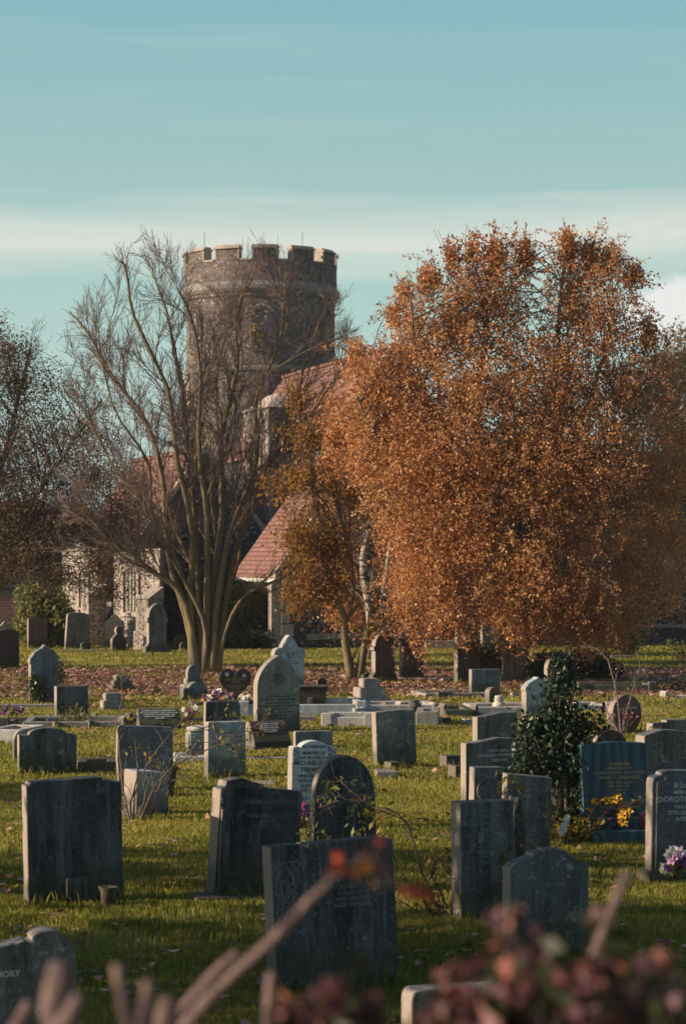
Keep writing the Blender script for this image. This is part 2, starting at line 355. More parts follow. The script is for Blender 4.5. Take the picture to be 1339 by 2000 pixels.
M['lf_litter'] = leaf_mat('fallen_brown_leaves', [(0, (.07, .03, .025)), (.3, (.19, .085, .065)), (.6, (.38, .18, .135)), (.88, (.50, .28, .21)), (1, (.60, .40, .30))], .1)
M['lf_fg'] = leaf_mat('red_hedge_leaves', [(0, (.015, .022, .012)), (.38, (.05, .06, .02)), (.5, (.085, .04, .05)), (.72, (.17, .07, .085)), (.86, (.40, .17, .13)), (.93, (.30, .09, .08)), (1, (.10, .18, .22))], .25)
M['lf_ivy'] = leaf_mat('dark_ivy_leaves', [(0, (.015, .025, .012)), (.6, (.045, .06, .02)), (1, (.14, .13, .05))], .2, .4, .4)
M['lf_grass'] = leaf_mat('grass_blades', [(0, (.10, .115, .02)), (.5, (.275, .27, .045)), (.85, (.47, .385, .08)), (1, (.62, .49, .19))], .45, .5)
for nme, c in dict(fl_pink=(.55, .18, .25), fl_white=(.7, .68, .62), fl_yellow=(.50, .27, .03), fl_magenta=(.42, .03, .22), fl_purple=(.20, .05, .28), fl_mauve=(.36, .17, .30), fl_peach=(.6, .25, .17), fl_red=(.4, .03, .04)).items():
    M[nme] = simple(nme.replace('fl_', '')+'_petals', c, .6, .25, 40)
# ground
t = NT('meadow_ground'); co = t.coord((1, 1, 1), False)
n1 = t.noise(co, .5, 5); n2_ = t.noise(co, 30, 4, .75); n3 = t.noise(co, 6, 4)
c = t.mix(n1, (.16, .165, .03), (.25, .225, .05)); c = t.mix(t.ramp(n3, [(.55, g1(0)), (.72, g1(.7))]), c, (.10, .065, .035))
c = t.mix(1., c, t.ramp(n2_, [(.3, g1(.45)), (.7, g1(1.3))]), 'MULTIPLY'); t.col(c); t.bump(n2_, .6, .03); M['ground'] = t.m

# ------------------------------------------------------------------ ground sheet
gx = np.concatenate([np.array([-3000, -400, -60]), np.linspace(-24, 24, 97), np.array([60, 400, 3000])])
gy = np.concatenate([np.array([-200, -20]), np.linspace(0, 80, 161), np.array([200, 800, 4000])])
v = []; 
for y in gy:
    for x in gx:
        z = .025*mnoise.noise(Vector((x*.6, y*.6, 0))) if abs(x) < 24.1 and 0 <= y <= 80 else 0
        v.append((x, y, z-.02))
nx = len(gx); f = [(j*nx+i, j*nx+i+1, (j+1)*nx+i+1, (j+1)*nx+i) for j in range(len(gy)-1) for i in range(nx-1)]
mb = MB(); mb.add(v, f); o = mb.build('ground', M['ground'], smooth=True); tag(o, kind='structure')
# --- grass blades: one uncountable mass
def wedge_points(n, y0, y1, spread=1.08):
    Y = np.sqrt(rng.uniform(y0**2, y1**2, n)); X = rng.uniform(-1, 1, n)*(670/F*spread)*Y+0
    return X, Y
def pnoise(X, Y, s):      # cheap smooth noise from sines
    return (np.sin(X*s*1.3+Y*s*.7+1)+np.sin(-X*s*.8+Y*s*1.9+2.3)+np.sin(X*s*2.7-Y*s*1.1+.5)*.6+np.sin(X*s*4.9+Y*s*5.3)*.4)/3
allV = []; allr = []
GRASS = (allV, allr)
for (y0, y1, n, h, wd) in ((11.2, 16, 110000, .042, .0026), (16, 24, 170000, .042, .0036), (24, 36, 160000, .045, .006), (36, 60, 130000, .05, .011)):
    X, Y = wedge_points(n, y0, y1)
    pn = pnoise(X, Y, 1.1)+.5*pnoise(X, Y, 4.)
    band = (Y > 38) & (Y < 47.5); keep = ~(band & (rng.random(n) < .80)) & ~((pnoise(X+3, Y, .8)+.4*pnoise(X, Y+5, 3.1) < -.62) & (rng.random(n) < .75)); X = X[keep]; Y = Y[keep]; pn = pn[keep]; n = len(X)
    hh = h*(.55+.6*rng.random(n)+.35*np.clip(pn, -.6, 1)); a = rng.uniform(0, 2*np.pi, n); lean = rng.uniform(.1, .75, n)*hh
    dx_ = np.cos(a); dy_ = np.sin(a); ww = wd*(.7+.6*rng.random(n))
    b = rng.uniform(0, 2*np.pi, n); sx = np.cos(b)*ww; sy = np.sin(b)*ww; z0 = np.full(n, -.03)
    p0 = np.stack([X-sx, Y-sy, z0], 1); p1 = np.stack([X+sx, Y+sy, z0], 1)
    p2 = np.stack([X+sx*.7+dx_*lean*.4, Y+sy*.7+dy_*lean*.4, hh*.6], 1); p3 = np.stack([X+dx_*lean, Y+dy_*lean, hh], 1)
    p4 = np.stack([X-sx*.7+dx_*lean*.4, Y-sy*.7+dy_*lean*.4, hh*.6], 1)
    allV.append(np.stack([p0, p1, p2, p3, p4], 1).reshape(-1, 3)); allr.append(np.clip(rng.beta(2, 2.6, n)+.26*pn, 0, 1))
# --- fallen leaves
def litter(n, y0, y1, size, cond=None):
    X, Y = wedge_points(n, y0, y1)
    if cond is not None:
        k = cond(X, Y) > rng.random(n); X = X[k]; Y = Y[k]
    P = np.stack([X, Y, rng.uniform(.005, .05, len(X))], 1)
    return leaf_verts(P, size*(.6+.8*rng.random(len(X))), 0, .8, .75), rng.random(len(X))
sm = lambda x, a, b: np.clip((x-a)/(b-a), 0, 1)
parts = [litter(52000, 37, 50, .085, lambda X, Y: sm(Y, 38, 40)*(1-sm(Y, 46.8, 49.5))*np.clip(.62+.75*pnoise(X, Y, 1.3)+.3*pnoise(X, Y, 3.7), .12, 1)),
         litter(9000, 30, 40, .075, lambda X, Y: .35+.5*pnoise(X, Y, .9)),
         litter(3500, 46, 57, .08, lambda X, Y: .25+.5*pnoise(X, Y, .9)),
         litter(9000, 11.5, 30, .062, lambda X, Y: .25+.8*pnoise(X, Y, 1.7))]
o = np_mesh('fallen_leaves', np.concatenate([p[0] for p in parts]), 4, M['lf_litter'], None, np.concatenate([p[1] for p in parts])); tag(o, kind='stuff')

# ------------------------------------------------------------------ headstones
def arc(cx, cz, rx, rz, a0, a1, n=8):
    return [(cx+rx*math.cos(R(a0+(a1-a0)*i/n)), cz+rz*math.sin(R(a0+(a1-a0)*i/n))) for i in range(n+1)]
def gothic(z0, n=10, k=1.0):
    th = math.acos(1-1/(2*k)); out = []
    for i in range(n+1):
        a = th*i/n; out.append((1-2*k*(1-math.cos(a)), z0+(1-z0)*math.sin(a)/math.sin(th)))
    out[-1] = (0, 1); return out
BASES = []
HALF = {
 'flat': [(1, 0), (1, 1), (0, 1)],
 'softflat': [(1, 0), (1, .95)]+arc(.93, .955, .07, .045, 10, 90, 4)+[(0, 1)],
 'lowarch': [(1, 0)]+arc(0, .91, 1, .09, 0, 90, 9),
 'chamfer': [(1, 0), (1, .93), (0, 1)],
 'arch': [(1, 0)]+arc(0, .66, 1, .34, 0, 90, 14),
 'roundtop': [(1, 0)]+arc(0, .72, 1, .28, 0, 90, 14),
 'gothic': [(1, 0)]+gothic(.58, 12, 1.05),
 'gothicshoulder': [(1, 0), (1, .16), (.86, .20), (.86, .60), (1, .63), (1, .70), (.88, .72)]+[(x*.86, z) for x, z in gothic(.74, 8, .8)],
 'gothicbase': [(1, 0), (1, .13), (.80, .2), (.80, .62), (.92, .64), (.92, .70), (.82, .72)]+[(x*.8, z) for x, z in gothic(.73, 8, .62)],
 'ogee': [(1, 0), (1, .74), (.95, .80), (.78, .83), (.62, .86)]+arc(0, .86, .48, .14, 20, 90, 7),
 'ogeepoint': [(1, 0), (1, .05), (.93, .08), (.93, .66), (1, .70), (.96, .76), (.84, .80), (.70, .86), (.45, .91), (.22, .94), (.08, .98), (0, 1)],
 'disc': [(1, 0), (1, .42), (.95, .5), (.65, .6), (.40, .68)]+arc(0, .82, .46, .18, -45, 90, 12),
 'shoulderarch': [(1, 0), (1, .86), (.66, .86), (.64, .90)]+arc(0, .90, .62, .10, 0, 90, 8),
 'centrestep': [(1, 0), (1, .86), (.94, .90), (.50, .90), (.50, .95), (.28, .97), (.28, 1), (0, 1)],
 'trefoil': [(1, 0)]+[(.88, .02), (.88, .58)]+arc(.62, .64, .38, .13, -20, 95, 7)+arc(0, .76, .50, .14, 5, 40, 3)+[(.26, .92), (.12, .975), (0, 1)],
 'bookpair': [(1, 0), (1, .86), (.97, .93), (.72, .94), (.70, .90)]+arc(0, .90, .64, .1, 5, 90, 8),
 'oval': [(.42, 0), (.62, .06)]+arc(0, .52, 1, .48, -58, 90, 18),
 'scrollcorner': [(1, 0), (1, .88), (.97, .93), (.86, .95), (.74, .955), (.70, .985), (.55, 1), (0, 1)],
 'pointsmall': [(1, 0), (1, .7), (.8, .78), (.3, .93), (0, 1)],
}
def outline(prof, W, Hh):
    if isinstance(prof, str):
        h = HALF[prof]; full = [(-x, z) for x, z in h]+[(x, z) for x, z in h[::-1]]
    else: full = prof
    out = []
    for x, z in full:
        q = (x*W/2, z*Hh if z > 0 else -.07)
        if not out or abs(q[0]-out[-1][0])+abs(q[1]-out[-1][1]) > 1e-4: out.append(q)
    return out
def text_mesh(name, lines, x, z_top, y, mat, parent, depth=.0012):
    """lines: (string, size in m); written downwards from z_top, centred on x, facing -Y"""
    mb = MB(); z = z_top
    for s_, sz in lines:
        if s_.strip():
            cu = bpy.data.curves.new('t', 'FONT'); cu.body = s_; cu.size = sz*1.25; cu.align_x = 'CENTER'; cu.extrude = depth; cu.resolution_u = 2; cu.offset = sz*.028
            ob = bpy.data.objects.new('t', cu); me = bpy.data.meshes.new_from_object(ob)
            Mx = Matrix.Translation((x, y, z-sz))@Matrix.Rotation(R(90), 4, 'X')
            mb.add([vv.co[:] for vv in me.vertices], [tuple(p.vertices) for p in me.polygons], Mx)
            bpy.data.objects.remove(ob); bpy.data.curves.remove(cu); bpy.data.meshes.remove(me)
        z -= sz*1.45
    o = mb.build(name, mat, parent); return o
def ST(x0, x1, top, base, prof, mat, label, yaw=16, roll=0, tilt=0, T=.09, plinth=None, name='headstone', cat='headstone', group=None, bevel=.005, parts=False):
    yaw += 7; T *= 1.3; group = group or ('headstones standing in the churchyard' if cat == 'headstone' else 'kerb posts among the graves')
    Y = gY(base); k = Y/F; a = R(yaw); W = max(.05, ((x1-x0)*k-T*abs(math.sin(a)))/math.cos(a)); Hh = (base-top)*k
    loc = (((x0+x1)/2-669.5)*k, Y+T*.5, 0); rot = (R(tilt), R(roll), a); BASES.append((loc[0], loc[1], W, T, a))
    mb = MB(); mb.prism(outline(prof, W, Hh), -T/2, T/2)
    if parts or plinth:
        root = empty(name, loc, rot, label, cat, group); sl_ = mb.build('slab', M[mat], root, bevel, 1)
        if plinth:
            pw, ph, pd = plinth; b = MB().box(-W/2-pw*k, W/2+pw*k, -T/2-pd, T/2+pd, -.07, ph*k); b.build('plinth', M[mat], root, .01, 2)
    else:
        root = mb.build(name, M[mat], None, bevel, 1); root.location = loc; root.rotation_euler = rot; tag(root, label, cat, group)
    return root, W, Hh, T
# far row beside the church
ST(-12, 37, 1228, 1307, 'chamfer', 'darkbrown', 'dark red-brown headstone with clipped corners cut by the left edge of the photo', T=.12)
ST(-14, 18, 1270, 1309, 'roundtop', 'darkbrown', 'small dark footstone in front of the red-brown stone at the left edge', T=.08)
ST(-4, 24, 1214, 1262, 'ogee', 'pale', 'pale scroll-topped headstone peeping over the dark red-brown one at far left', T=.08)
ST(53, 92, 1208, 1268, 'softflat', 'brown', 'reddish square-topped headstone in front of the green laurel bush', T=.09)
ST(125, 172, 1196, 1269, 'lowarch', 'grey', 'tall grey headstone leaning right on a low slab before the church wall', roll=4, T=.1)
ST(157, 178, 1254, 1272, 'roundtop', 'greydark', 'tiny round-topped footstone at the foot of the leaning grey headstone', T=.06)
ST(204, 243, 1201, 1266, 'ogee', 'pale', 'pale headstone with rounded central hump and hollow shoulders below the lancet window', T=.08)
ST(215, 247, 1223, 1272, 'disc', 'darkbrown', 'small dark headstone with a round disc head on sloping shoulders', T=.12)
ST(283, 328, 1178, 1276, 'gothicshoulder', 'slateblue', 'tall grey gothic headstone with moulded shoulders on a plinth, left of the bare tree', T=.13, plinth=(5, 14, .06))
ST(339, 371, 1238, 1270, 'arch', 'darkbrown', 'dark round-headed stone half hidden behind the bare tree trunk', T=.1)
ST(350, 368, 1254, 1272, 'arch', 'greydark', 'little rounded footstone before the dark stone behind the bare tree', T=.06)
ST(720, 775, 1235, 1332, 'gothicbase', 'darkbrown', 'tall dark gothic headstone with stepped shoulders right of the forked tree', T=.14)
ST(779, 827, 1262, 1327, 'flat', 'greydark', 'plain dark square headstone with a sunlit left edge under the birch', T=.1)
ST(888, 926, 1205, 1268, 'flat', 'slateblue', 'pale blue square headstone with a bright left edge, behind the dark arched one', T=.09)
ST(937, 985, 1205, 1268, 'flat', 'slateblue', 'grey-blue square headstone partly behind the birch trunk', T=.09)
ST(886, 937, 1248, 1334, 'arch', 'darkbrown', 'dark round-arched headstone beside the brown shrub under the birch', T=.12)
# S8 with ivy & urn
root, W, Hh, T = ST(53, 118, 1259, 1373, 'ogeepoint', 'slateblue', 'grey headstone with ogee peak, ivy climbing its foot and a small urn beside', T=.11, parts=True)
text_mesh('inscription', [('IN LOVING MEMORY', .03), ('OF', .02), ('WHO DIED', .03), ('AGED', .03), ('ALSO OF', .03), ('WIFE OF THE ABOVE', .03)], 0, Hh*.72, -T/2, M['letter_faint'], root)
r9, W, Hh, T = ST(105, 171, 1340, 1405, 'flat', 'greydark', 'plain square grey slab headstone with sunlit left edge, front of the ivy-clad stone', T=.11, yaw=14, parts=True)
text_mesh('inscription', [('IN LOVING MEMORY OF', .03), ('WHO DIED', .025), ('AGED 72 YEARS', .025), ('AT REST', .03)], .02, Hh*.8, -T/2, M['letter_faint'], r9)
# S16 and behind
ST(24, 58, 1426, 1489, 'arch', 'pale', 'thin pale round-topped stone peeking out behind the broad dark one at left', T=.05)
ST(33, 148, 1422, 1514, 'shoulderarch', 'greydark', 'broad dark granite headstone with raised curved centre, back turned, left side', yaw=10, T=.1, plinth=(2, 10, .02), roll=0)
# S18 curved slate
prof = [(-.78, 0), (-.93, .25), (-1, .55), (-.98, .98), (-.93, 1), (0, .985), (.96, .965), (1, .9), (1, .0)]
ST(226, 337, 1416, 1560, prof, 'slateblue', 'blue-grey slab with a bowed left edge standing behind the bare rose stems', yaw=10, T=.06)
ST(238, 328, 1505, 1598, [(-1, 0), (-1, .98), (-.96, 1), (.2, .97), (.9, .93), (1, .90), (1, 0)], 'blue', 'pale bluish marble block with flat top on a grey plinth behind the rose stems', yaw=20, T=.22, plinth=(10, 10, .03))
# S20 pair
ST(396, 470, 1370, 1455, [(-1, 0), (-.96, .95), (-.9, 1), (.9, 1), (.96, .93), (1, 0)], 'black', 'dark upright slab with flowers behind it, directly above the pale blue slab', yaw=8, T=.09)
ST(398, 479, 1410, 1520, 'softflat', 'blue', 'pale blue-grey marble slab with rounded corners, foot of the dark slab with flowers', yaw=14, T=.1)
# S23 central gothic
root, W, Hh, T = ST(494, 585, 1280, 1431, 'gothic', 'warm', 'large pointed-arch headstone with round carved roundel, centre of the graveyard', yaw=13, T=.13, parts=True)
e = MB(); e.ring((0, Hh*.70), W*.125, .012, y=-T/2-.002); e.ring((0, Hh*.70), W*.09, .006, y=-T/2)
for i in range(6):
    a = math.pi*i/6; e.add([(-.004*math.sin(a)+q*W*.085*math.cos(a), -T/2-.006, Hh*.70+.004*math.cos(a)+q*W*.085*math.sin(a)) for q in (-1, 1)]+[(.004*math.sin(a)+q*W*.085*math.cos(a), -T/2-.006, Hh*.70-.004*math.cos(a)+q*W*.085*math.sin(a)) for q in (1, -1)], [(0, 1, 2, 3)])
e.build('roundel', M['greydark'], root)
text_mesh('inscription', [('In Loving Memory of', .030), ('LOUISE CATHERINE SOPHIA', .030), ('FOND DAUGHTER OF', .026), ('WILLIAM AND MARY LANGDORN', .030), ('OF HERSHAM KENT', .026), ('DIED 20TH MARCH 1888', .026), ('AGED 24 YEARS', .026), ('REST IN PEACE', .024)], 0, Hh*.49, -T/2, M['letter_dark'], root)
# S24 trefoil behind
root, W, Hh, T = ST(528, 597, 1240, 1348, 'trefoil', 'blue', 'white-blue trefoil headstone with ornate carved hood, behind the pointed-arch stone', yaw=16, T=.13, parts=True)
e = MB(); e.ring((0, Hh*.82), W*.13, .014, y=-T/2); e.build('hood_moulding', M['blue'], root)
text_mesh('inscription', [('IN LOVING MEMORY OF', .026), ('JAMES SMITH', .03), ('WHO DEPARTED THIS LIFE', .022), ('ALSO OF', .022), ('HANNAH', .03), ('WIFE OF THE ABOVE', .022)], .02, Hh*.7, -T/2, M['letter_dark'], root)
# S21 heart
Y = gY(1392); k = Y/F
hp = []
for i in range(48):
    a = 2*math.pi*i/48; hx = 16*math.sin(a)**3; hz = 13*math.cos(a)-5*math.cos(2*a)-2*math.cos(3*a)-math.cos(4*a); hp.append((hx/16, hz))
hW = 62*k; hH = 64*k
root = empty('headstone', ((459-669.5)*k, Y, 0), (0, 0, R(12)), 'black polished heart-shaped headstone with gold writing and two white motifs', 'headstone')
hp2 = [(x*hW/2, (z+17)/29*hH+22*k) for x, z in hp]
MB().prism(hp2, -.05, .05).build('heart_slab', M['granite'], root, .008, 2)
MB().box(-hW*.5, hW*.62, -.14, .14, -.05, 24*k).build('plinth', M['granite'], root, .01, 2)
text_mesh('inscription', [('In Loving', .016), ('Memory of', .016), ('TRACY EILEEN BENNETT', .023), ('NEE EDWARDS', .015), ('1962 - 2010', .015), ('', .008), ('BELOVED WIFE OF KEITH AND', .0145), ('DEVOTED MOTHER OF', .0145), ('KELLY AND DAVID', .0145), ('', .008), ('If love could build a stairway', .0145), ('and memories make a lane', .0145), ('we would walk to heaven', .0145), ('and bring you', .0145)], 0, 22*k+hH*.80, -.051, M['letter_gold'], root)
e = MB(); e.prism([(-hW*.27+x*.030, 22*k+hH*.80+(z+5)*.0026) for x, z in hp], -.056, -.050); e.build('heart_emblem', M['emblem_white'], root)
e = MB(); e.prism([(hW*.20, 22*k+hH*.74), (hW*.26, 22*k+hH*.88), (hW*.275, 22*k+hH*.74)], -.056, -.05); e.prism([(hW*.285, 22*k+hH*.76), (hW*.28, 22*k+hH*.87), (hW*.34, 22*k+hH*.755)], -.056, -.05); e.build('sail_emblem', M['emblem_white'], root)
# S30 streaked
ST(728, 814, 1387, 1500, [(-1, 0), (-.985, .97), (-.95, .985), (0, 1), (.96, 1.0), (1, .985), (1.0, 0)], 'streaky', 'upright pale slab streaked with black stains, flat top, centre right on the sunny grass', yaw=12, roll=-2, T=.1)
# S33
ST(572, 649, 1428, 1530, 'softflat', 'slateblue', 'plain rounded-corner grey stone just behind the white stone lettered in black', yaw=6, T=.08)
root, W, Hh, T = ST(559, 654, 1447, 1622, 'bookpair', 'white', 'white marble headstone with bold black lettering and carved corner pieces', yaw=9, T=.1, roll=1, parts=True)
text_mesh('inscription', [('IN CHERISHED', .026), ('- + -', .010), ('MEMORY OF', .028), ('OUR BELOVED SON', .023), ('MICHAEL JOHN', .039), ('TREWEEK', .041), ('WHO FELL ASLEEP', .027), ('26TH APRIL 1970', .028), ('AGED 6 YEARS', .028), ('A LIGHT IS FROM OUR', .024), ('', .02), ('SINCE WE PARTED', .025)], .0, Hh*.955, -T/2, M['letter_dark'], root)
for sx in (-1, 1):
    e = MB()
    cx = sx*W*.40; e.box(cx-W*.075, cx-W*.068, -T/2-.008, -T/2+.01, Hh*.76, Hh*.92); e.box(cx+W*.068, cx+W*.075, -T/2-.008, -T/2+.01, Hh*.76, Hh*.92)
    for q in range(5): e.ring((cx+(q % 2-.5)*W*.05, Hh*(.78+.03*q)), W*.025, .005, y=-T/2, n=10)
    e.build('corner_carving', M['blue'], root)
# S35 dark arched
root, W, Hh, T = ST(602, 736, 1476, 1690, [(-1.04, 0), (-.93, .62)]+[(x, z) for x, z in arc(0, .64, .93, .36, 180, 0, 22)]+[(1.04, 0)], 'black', 'big soot-black round-arched headstone with carved lily, faint names across it', yaw=8, T=.1, parts=True)
e = MB()
for a0, ln in ((100, .15), (60, .13), (140, .12), (20, .12), (-30, .1), (190, .1), (230, .13)):
    c0 = Vector((-W*.17, -T/2-.004, Hh*.79)); dd = Vector((math.cos(R(a0)), 0, math.sin(R(a0))))
    e.tube([c0, c0+dd*ln*.5+Vector((0, -.006, 0)), c0+dd*ln], [.004, .011, .002], 5)
e.build('lily_carving', M['black'], root)
text_mesh('inscription', [('CORRA', .022), ('OF', .018), ('BELOVED ONE AND ONLY', .020), ('OF WILLIAM AND DAISY', .020)], W*.16, Hh*.82, -T/2, M['letter_faint'], root)
text_mesh('inscription', [('NORMAN BENTLEY TITHER', .032), ('WHO DIED 27TH JANUARY 1957', .023), ('AGED 23 YEARS', .023)], .0, Hh*.655, -T/2, M['letter_faint'], root)
text_mesh('inscription', [('NOR', .033)], -W*.345, Hh*.655, -T/2-.002, M['letter_light'], root)
# S36
prof = [(-1, 0), (-.97, .90), (-.86, .93), (-.84, .975), (-.45, 1), (-.05, .955), (-.03, .925), (.97, .895), (1, .86), (1.0, 0)]
root, W, Hh, T = ST(401, 580, 1521, 1752, prof, 'black', 'dark lettered headstone leaning right with carved scroll corner and sunlit left edge', yaw=17, roll=3.2, T=.12, parts=True)
e = MB()
for i in range(9):
    e.ring((-W*.42+.012*math.sin(i*2.), Hh*(.88-.028*i)), .018, .007, y=-T/2, n=10)
for i in range(8): e.ring((-W*.36+i*W*.05, Hh*(.93+.018*math.sin(i*.45))), .016, .007, y=-T/2, n=10)
e.build('scroll_carving', M['black'], root)
MB().box(-W/2+.02, -W/2+.045, -T/2-.02, -T/2+.005, .0, Hh*.74).build('edge_moulding', M['black'], root, .004)
text_mesh('inscription', [('LOUISA LAPWORTH', .034), ('', .035), ('PETER NEAL COOPER', .026), ('WHO DIED', .020), ('AGED 66 YEARS', .022)], .06, Hh*.83, -T/2, M['letter_faint'], root)
p0 = gp(455, 1756); kb = MB(); kb.box(-.27, .2, -.10, .16, -.03, .035); o = kb.build('grave_ledge', M['brown'], None, .01); o.location = p0; o.rotation_euler = (0, 0, R(14)); tag(o, 'low brown stone ledge under the leaning lettered headstone', 'ledge')
# S37 double front
root, W, Hh, T = ST(524, 782, 1646, 1932, [(-1, 0), (-1.0, 1), (-.50, 1.005), (-.48, .97), (-.40, .97), (-.38, 1.0), (.83, 1.005), (.86, 1), (1, .985), (1.0, 0)], 'black', 'broad black-stained headstone nearest the camera with carved left panel', yaw=14, roll=-2.2, tilt=-2, T=.11, parts=True)
e = MB()
for i in range(3): e.ring((-W*.41+i*W*.055, Hh*.87), W*.026, .006, y=-T/2, n=16)
for i in range(26):
    e.ring((-W*.38+W*.07*math.sin(i*1.9), Hh*(.82-.014*i)), .017+.006*math.sin(i), .0065, y=-T/2, n=10)
e.build('carved_panel', M['greydark'], root)
MB().box(-W*.245, -W*.235, -T/2-.006, -T/2+.01, -.05, Hh*.95).build('groove_moulding', M['black'], root, .003)
text_mesh('inscription', [('IN LOVING MEMORY', .024), ('OF', .016), ('HERBERT', .03), ('AND', .018), ('FLORENCE GRACE MOUNT', .030), ('HIS DEAR WIFE', .020), ('WHO DIED 1958', .020), ('AGED 65 YEARS', .024)], W*.14, Hh*.88, -T/2, M['letter_faint'], root)
p0 = gp(590, 1935); kb = MB(); kb.box(-.22, .10, -.05, .2, -.03, .05); o = kb.build('foot_slab', M['black'], None, .012); o.location = p0; o.rotation_euler = (0, 0, R(10)); tag(o, 'broken dark slab at the foot of the black-stained headstone', 'slab')
# S38
root, W, Hh, T = ST(45, 239, 1520, 1765, [(-1, 0), (-1, .955), (-.92, .965), (-.91, .985), (.60, 1.0), (.62, .965), (.97, .955), (1, .94), (1, 0)], 'black', 'large square black-stained headstone with small stepped corners at far left', yaw=12, roll=-1.2, T=.12, parts=True)
MB().box(-W*.12, W*.22, -T/2-.05, -T/2, -.05, Hh*.22).build('recessed_block', M['black'], root, .008)
bw = MB(); bw.lathe([(.045, 0), (.052, .10), (.066, .125), (.066, .13), (.05, .128), (.03, .10)], 18); o = bw.build('flower_pot', M['brown'], None, 0, smooth=True); o.location = gp(214, 1768)+Vector((0, -.06, .0)); tag(o, 'clay pot with a chipped rim at the foot of the large square black headstone', 'pot')
# S39 bottom-left
root, W, Hh, T = ST(-120, 148, 1840, 2110, [(-1, 0), (-1, .9), (.22, 1.0), (.30, .99), (.36, 1.0)]+[(x, z) for x, z in arc(.58, 1.01, .24, .055, 180, 0, 10)]+[(.9, .985), (1.0, .93), (1.02, 0)], 'greydark', 'lichened headstone with a small rounded scroll top in the bottom left corner', yaw=10, roll=-1, T=.1, parts=True)
text_mesh('inscription', [('MEMORY', .03)], -.03, Hh*.80, -T/2, M['letter_light'], root)
# S40 bottom
root, W, Hh, T = ST(783, 1060, 1928, 2120, [(-1, 0), (-1, .88)]+arc(-.9, .88, .1, .12, 180, 90, 6)+[(.9, 1), (1, .9), (1, 0)], 'greydark', 'low headstone with rounded corner and sunlit edge among the hedge leaves, bottom centre', yaw=12, T=.1, parts=True)
text_mesh('inscription', [('SAMUEL', .04)], .12, Hh*.84, -T/2, M['letter_light'], root)
# right-hand group
r43, W, Hh, T = ST(915, 977, 1307, 1358, 'flat', 'slateblue', 'grey-blue square headstone with small lettering at the foot of the birch', yaw=13, T=.09, parts=True)
text_mesh('inscription', [('IN LOVING MEMORY OF', .028), ('WHO FELL ASLEEP', .022), ('AGED 69 YEARS', .022), ('ALSO HIS WIFE', .022)], .03, Hh*.85, -T/2, M['letter_faint'], r43)
ST(946, 977, 1342, 1379, 'arch', 'brown', 'small brown round-topped stone in front of the grey-blue square one', yaw=24, T=.1)
root, W, Hh, T = ST(1016, 1078, 1322, 1405, 'ogeepoint', 'blue', 'pale moulded-shoulder headstone half hidden behind the holly bush', T=.11, parts=True)
text_mesh('inscription', [('SACRED TO THE', .024), ('MEMORY OF', .024)], 0, Hh*.6, -T/2, M['letter_faint'], root)
ST(1062, 1092, 1286, 1350, 'arch', 'brown', 'brown round-topped stone rising behind the tip of the holly bush', T=.1)
r47, W, Hh, T = ST(1184, 1254, 1357, 1434, 'oval', 'brown', 'oval pinkish-brown headstone with briar stems in front, sunny grass right', yaw=17, T=.12, parts=True)
text_mesh('inscription', [('MEMORIES', .03), ('OF', .02)], .05, Hh*.7, -T/2, M['letter_light'], r47)
ST(922, 1011, 1392, 1520, [(-1, 0), (-1, .93), (-.98, .94), (-.62, .95), (.2, 1), (1, 1), (1, 0)], 'greydark', 'plain dark slab with slanting top, rearmost of the stack left of the holly', yaw=13, T=.1)
root, W, Hh, T = ST(899, 1035, 1441, 1598, [(-1, 0), (-1, .93), (-.98, .94), (-.7, .945), (.05, 1), (.7, .98), (.72, .955), (1, .94), (1, 0)], 'greydark', 'wide dark headstone with shallow curved top and worn letters, left of the holly', yaw=11, T=.1, parts=True)
text_mesh('inscription', [('LOVING MEMORY', .024), ('LEONARD POWDERHAM', .03), ('MERVYN', .03)], .02, Hh*.86, -T/2, M['letter_light'], root)
root, W, Hh, T = ST(913, 981, 1499, 1660, 'flat', 'greydark', 'square stone with carved ring wreath, left wing of the pair by the holly', yaw=10, T=.09, roll=1.5, parts=True)
e = MB(); e.ring((0, Hh*.72), W*.36, .016, y=-T/2); e.ring((0.02, Hh*.72), W*.29, .010, y=-T/2); e.build('wreath_ring', M['greydark'], root)
root, W, Hh, T = ST(975, 1072, 1512, 1700, [(-1, 0), (-1, 1), (0, .985), (1, .965), (1, 0)], 'greydark', 'grey lettered slab leaning right beside the carved ring stone and holly', yaw=6, roll=2.2, T=.09, parts=True)
text_mesh('inscription', [('LOVING MEMORY', .026), ('OF', .014), ('A DEAR WIFE AND MOTHER', .019), ('L. ROSE MAY', .030), ('PEARL', .026), ('DIED 16TH JUNE', .020), ('AGED 57', .024), ('ALSO', .02), ('JAMES WILLIAM', .022), ('', .02), ('REUNITED', .024), ('IN REST', .024), ('DEARLY LOVED', .022)], .02, Hh*.95, -T/2, M['letter_faint'], root)
root, W, Hh, T = ST(882, 1006, 1566, 1800, 'flat', 'greydark', 'tall flat-topped lichened headstone with worn names behind the rose stems', yaw=14, roll=-.6, T=.12, parts=True)
text_mesh('inscription', [('OF IN LOVING', .028), ('MEMORY OF', .026), ('GLADYS NORTON', .032), ('OUR', .026), ('WHO PASSED AWAY', .022), ('AGED 61', .024), ('ALSO HER', .022), ('HUSBAND', .022), ('FRED', .022), ('PEACE', .022)], 0, Hh*.95, -T/2, M['letter_faint'], root)
root, W, Hh, T = ST(990, 1026, 1560, 1790, [(-1, 0), (-1, .90), (-.5, .93)]+arc(-.1, .95, .5, .06, 180, 0, 8)+[(.5, .93), (1, .90), (1, 0)], 'black', 'narrow dark carved pillar stone with a knob, right of the tall lichened headstone', yaw=10, T=.13, parts=True)
e = MB()
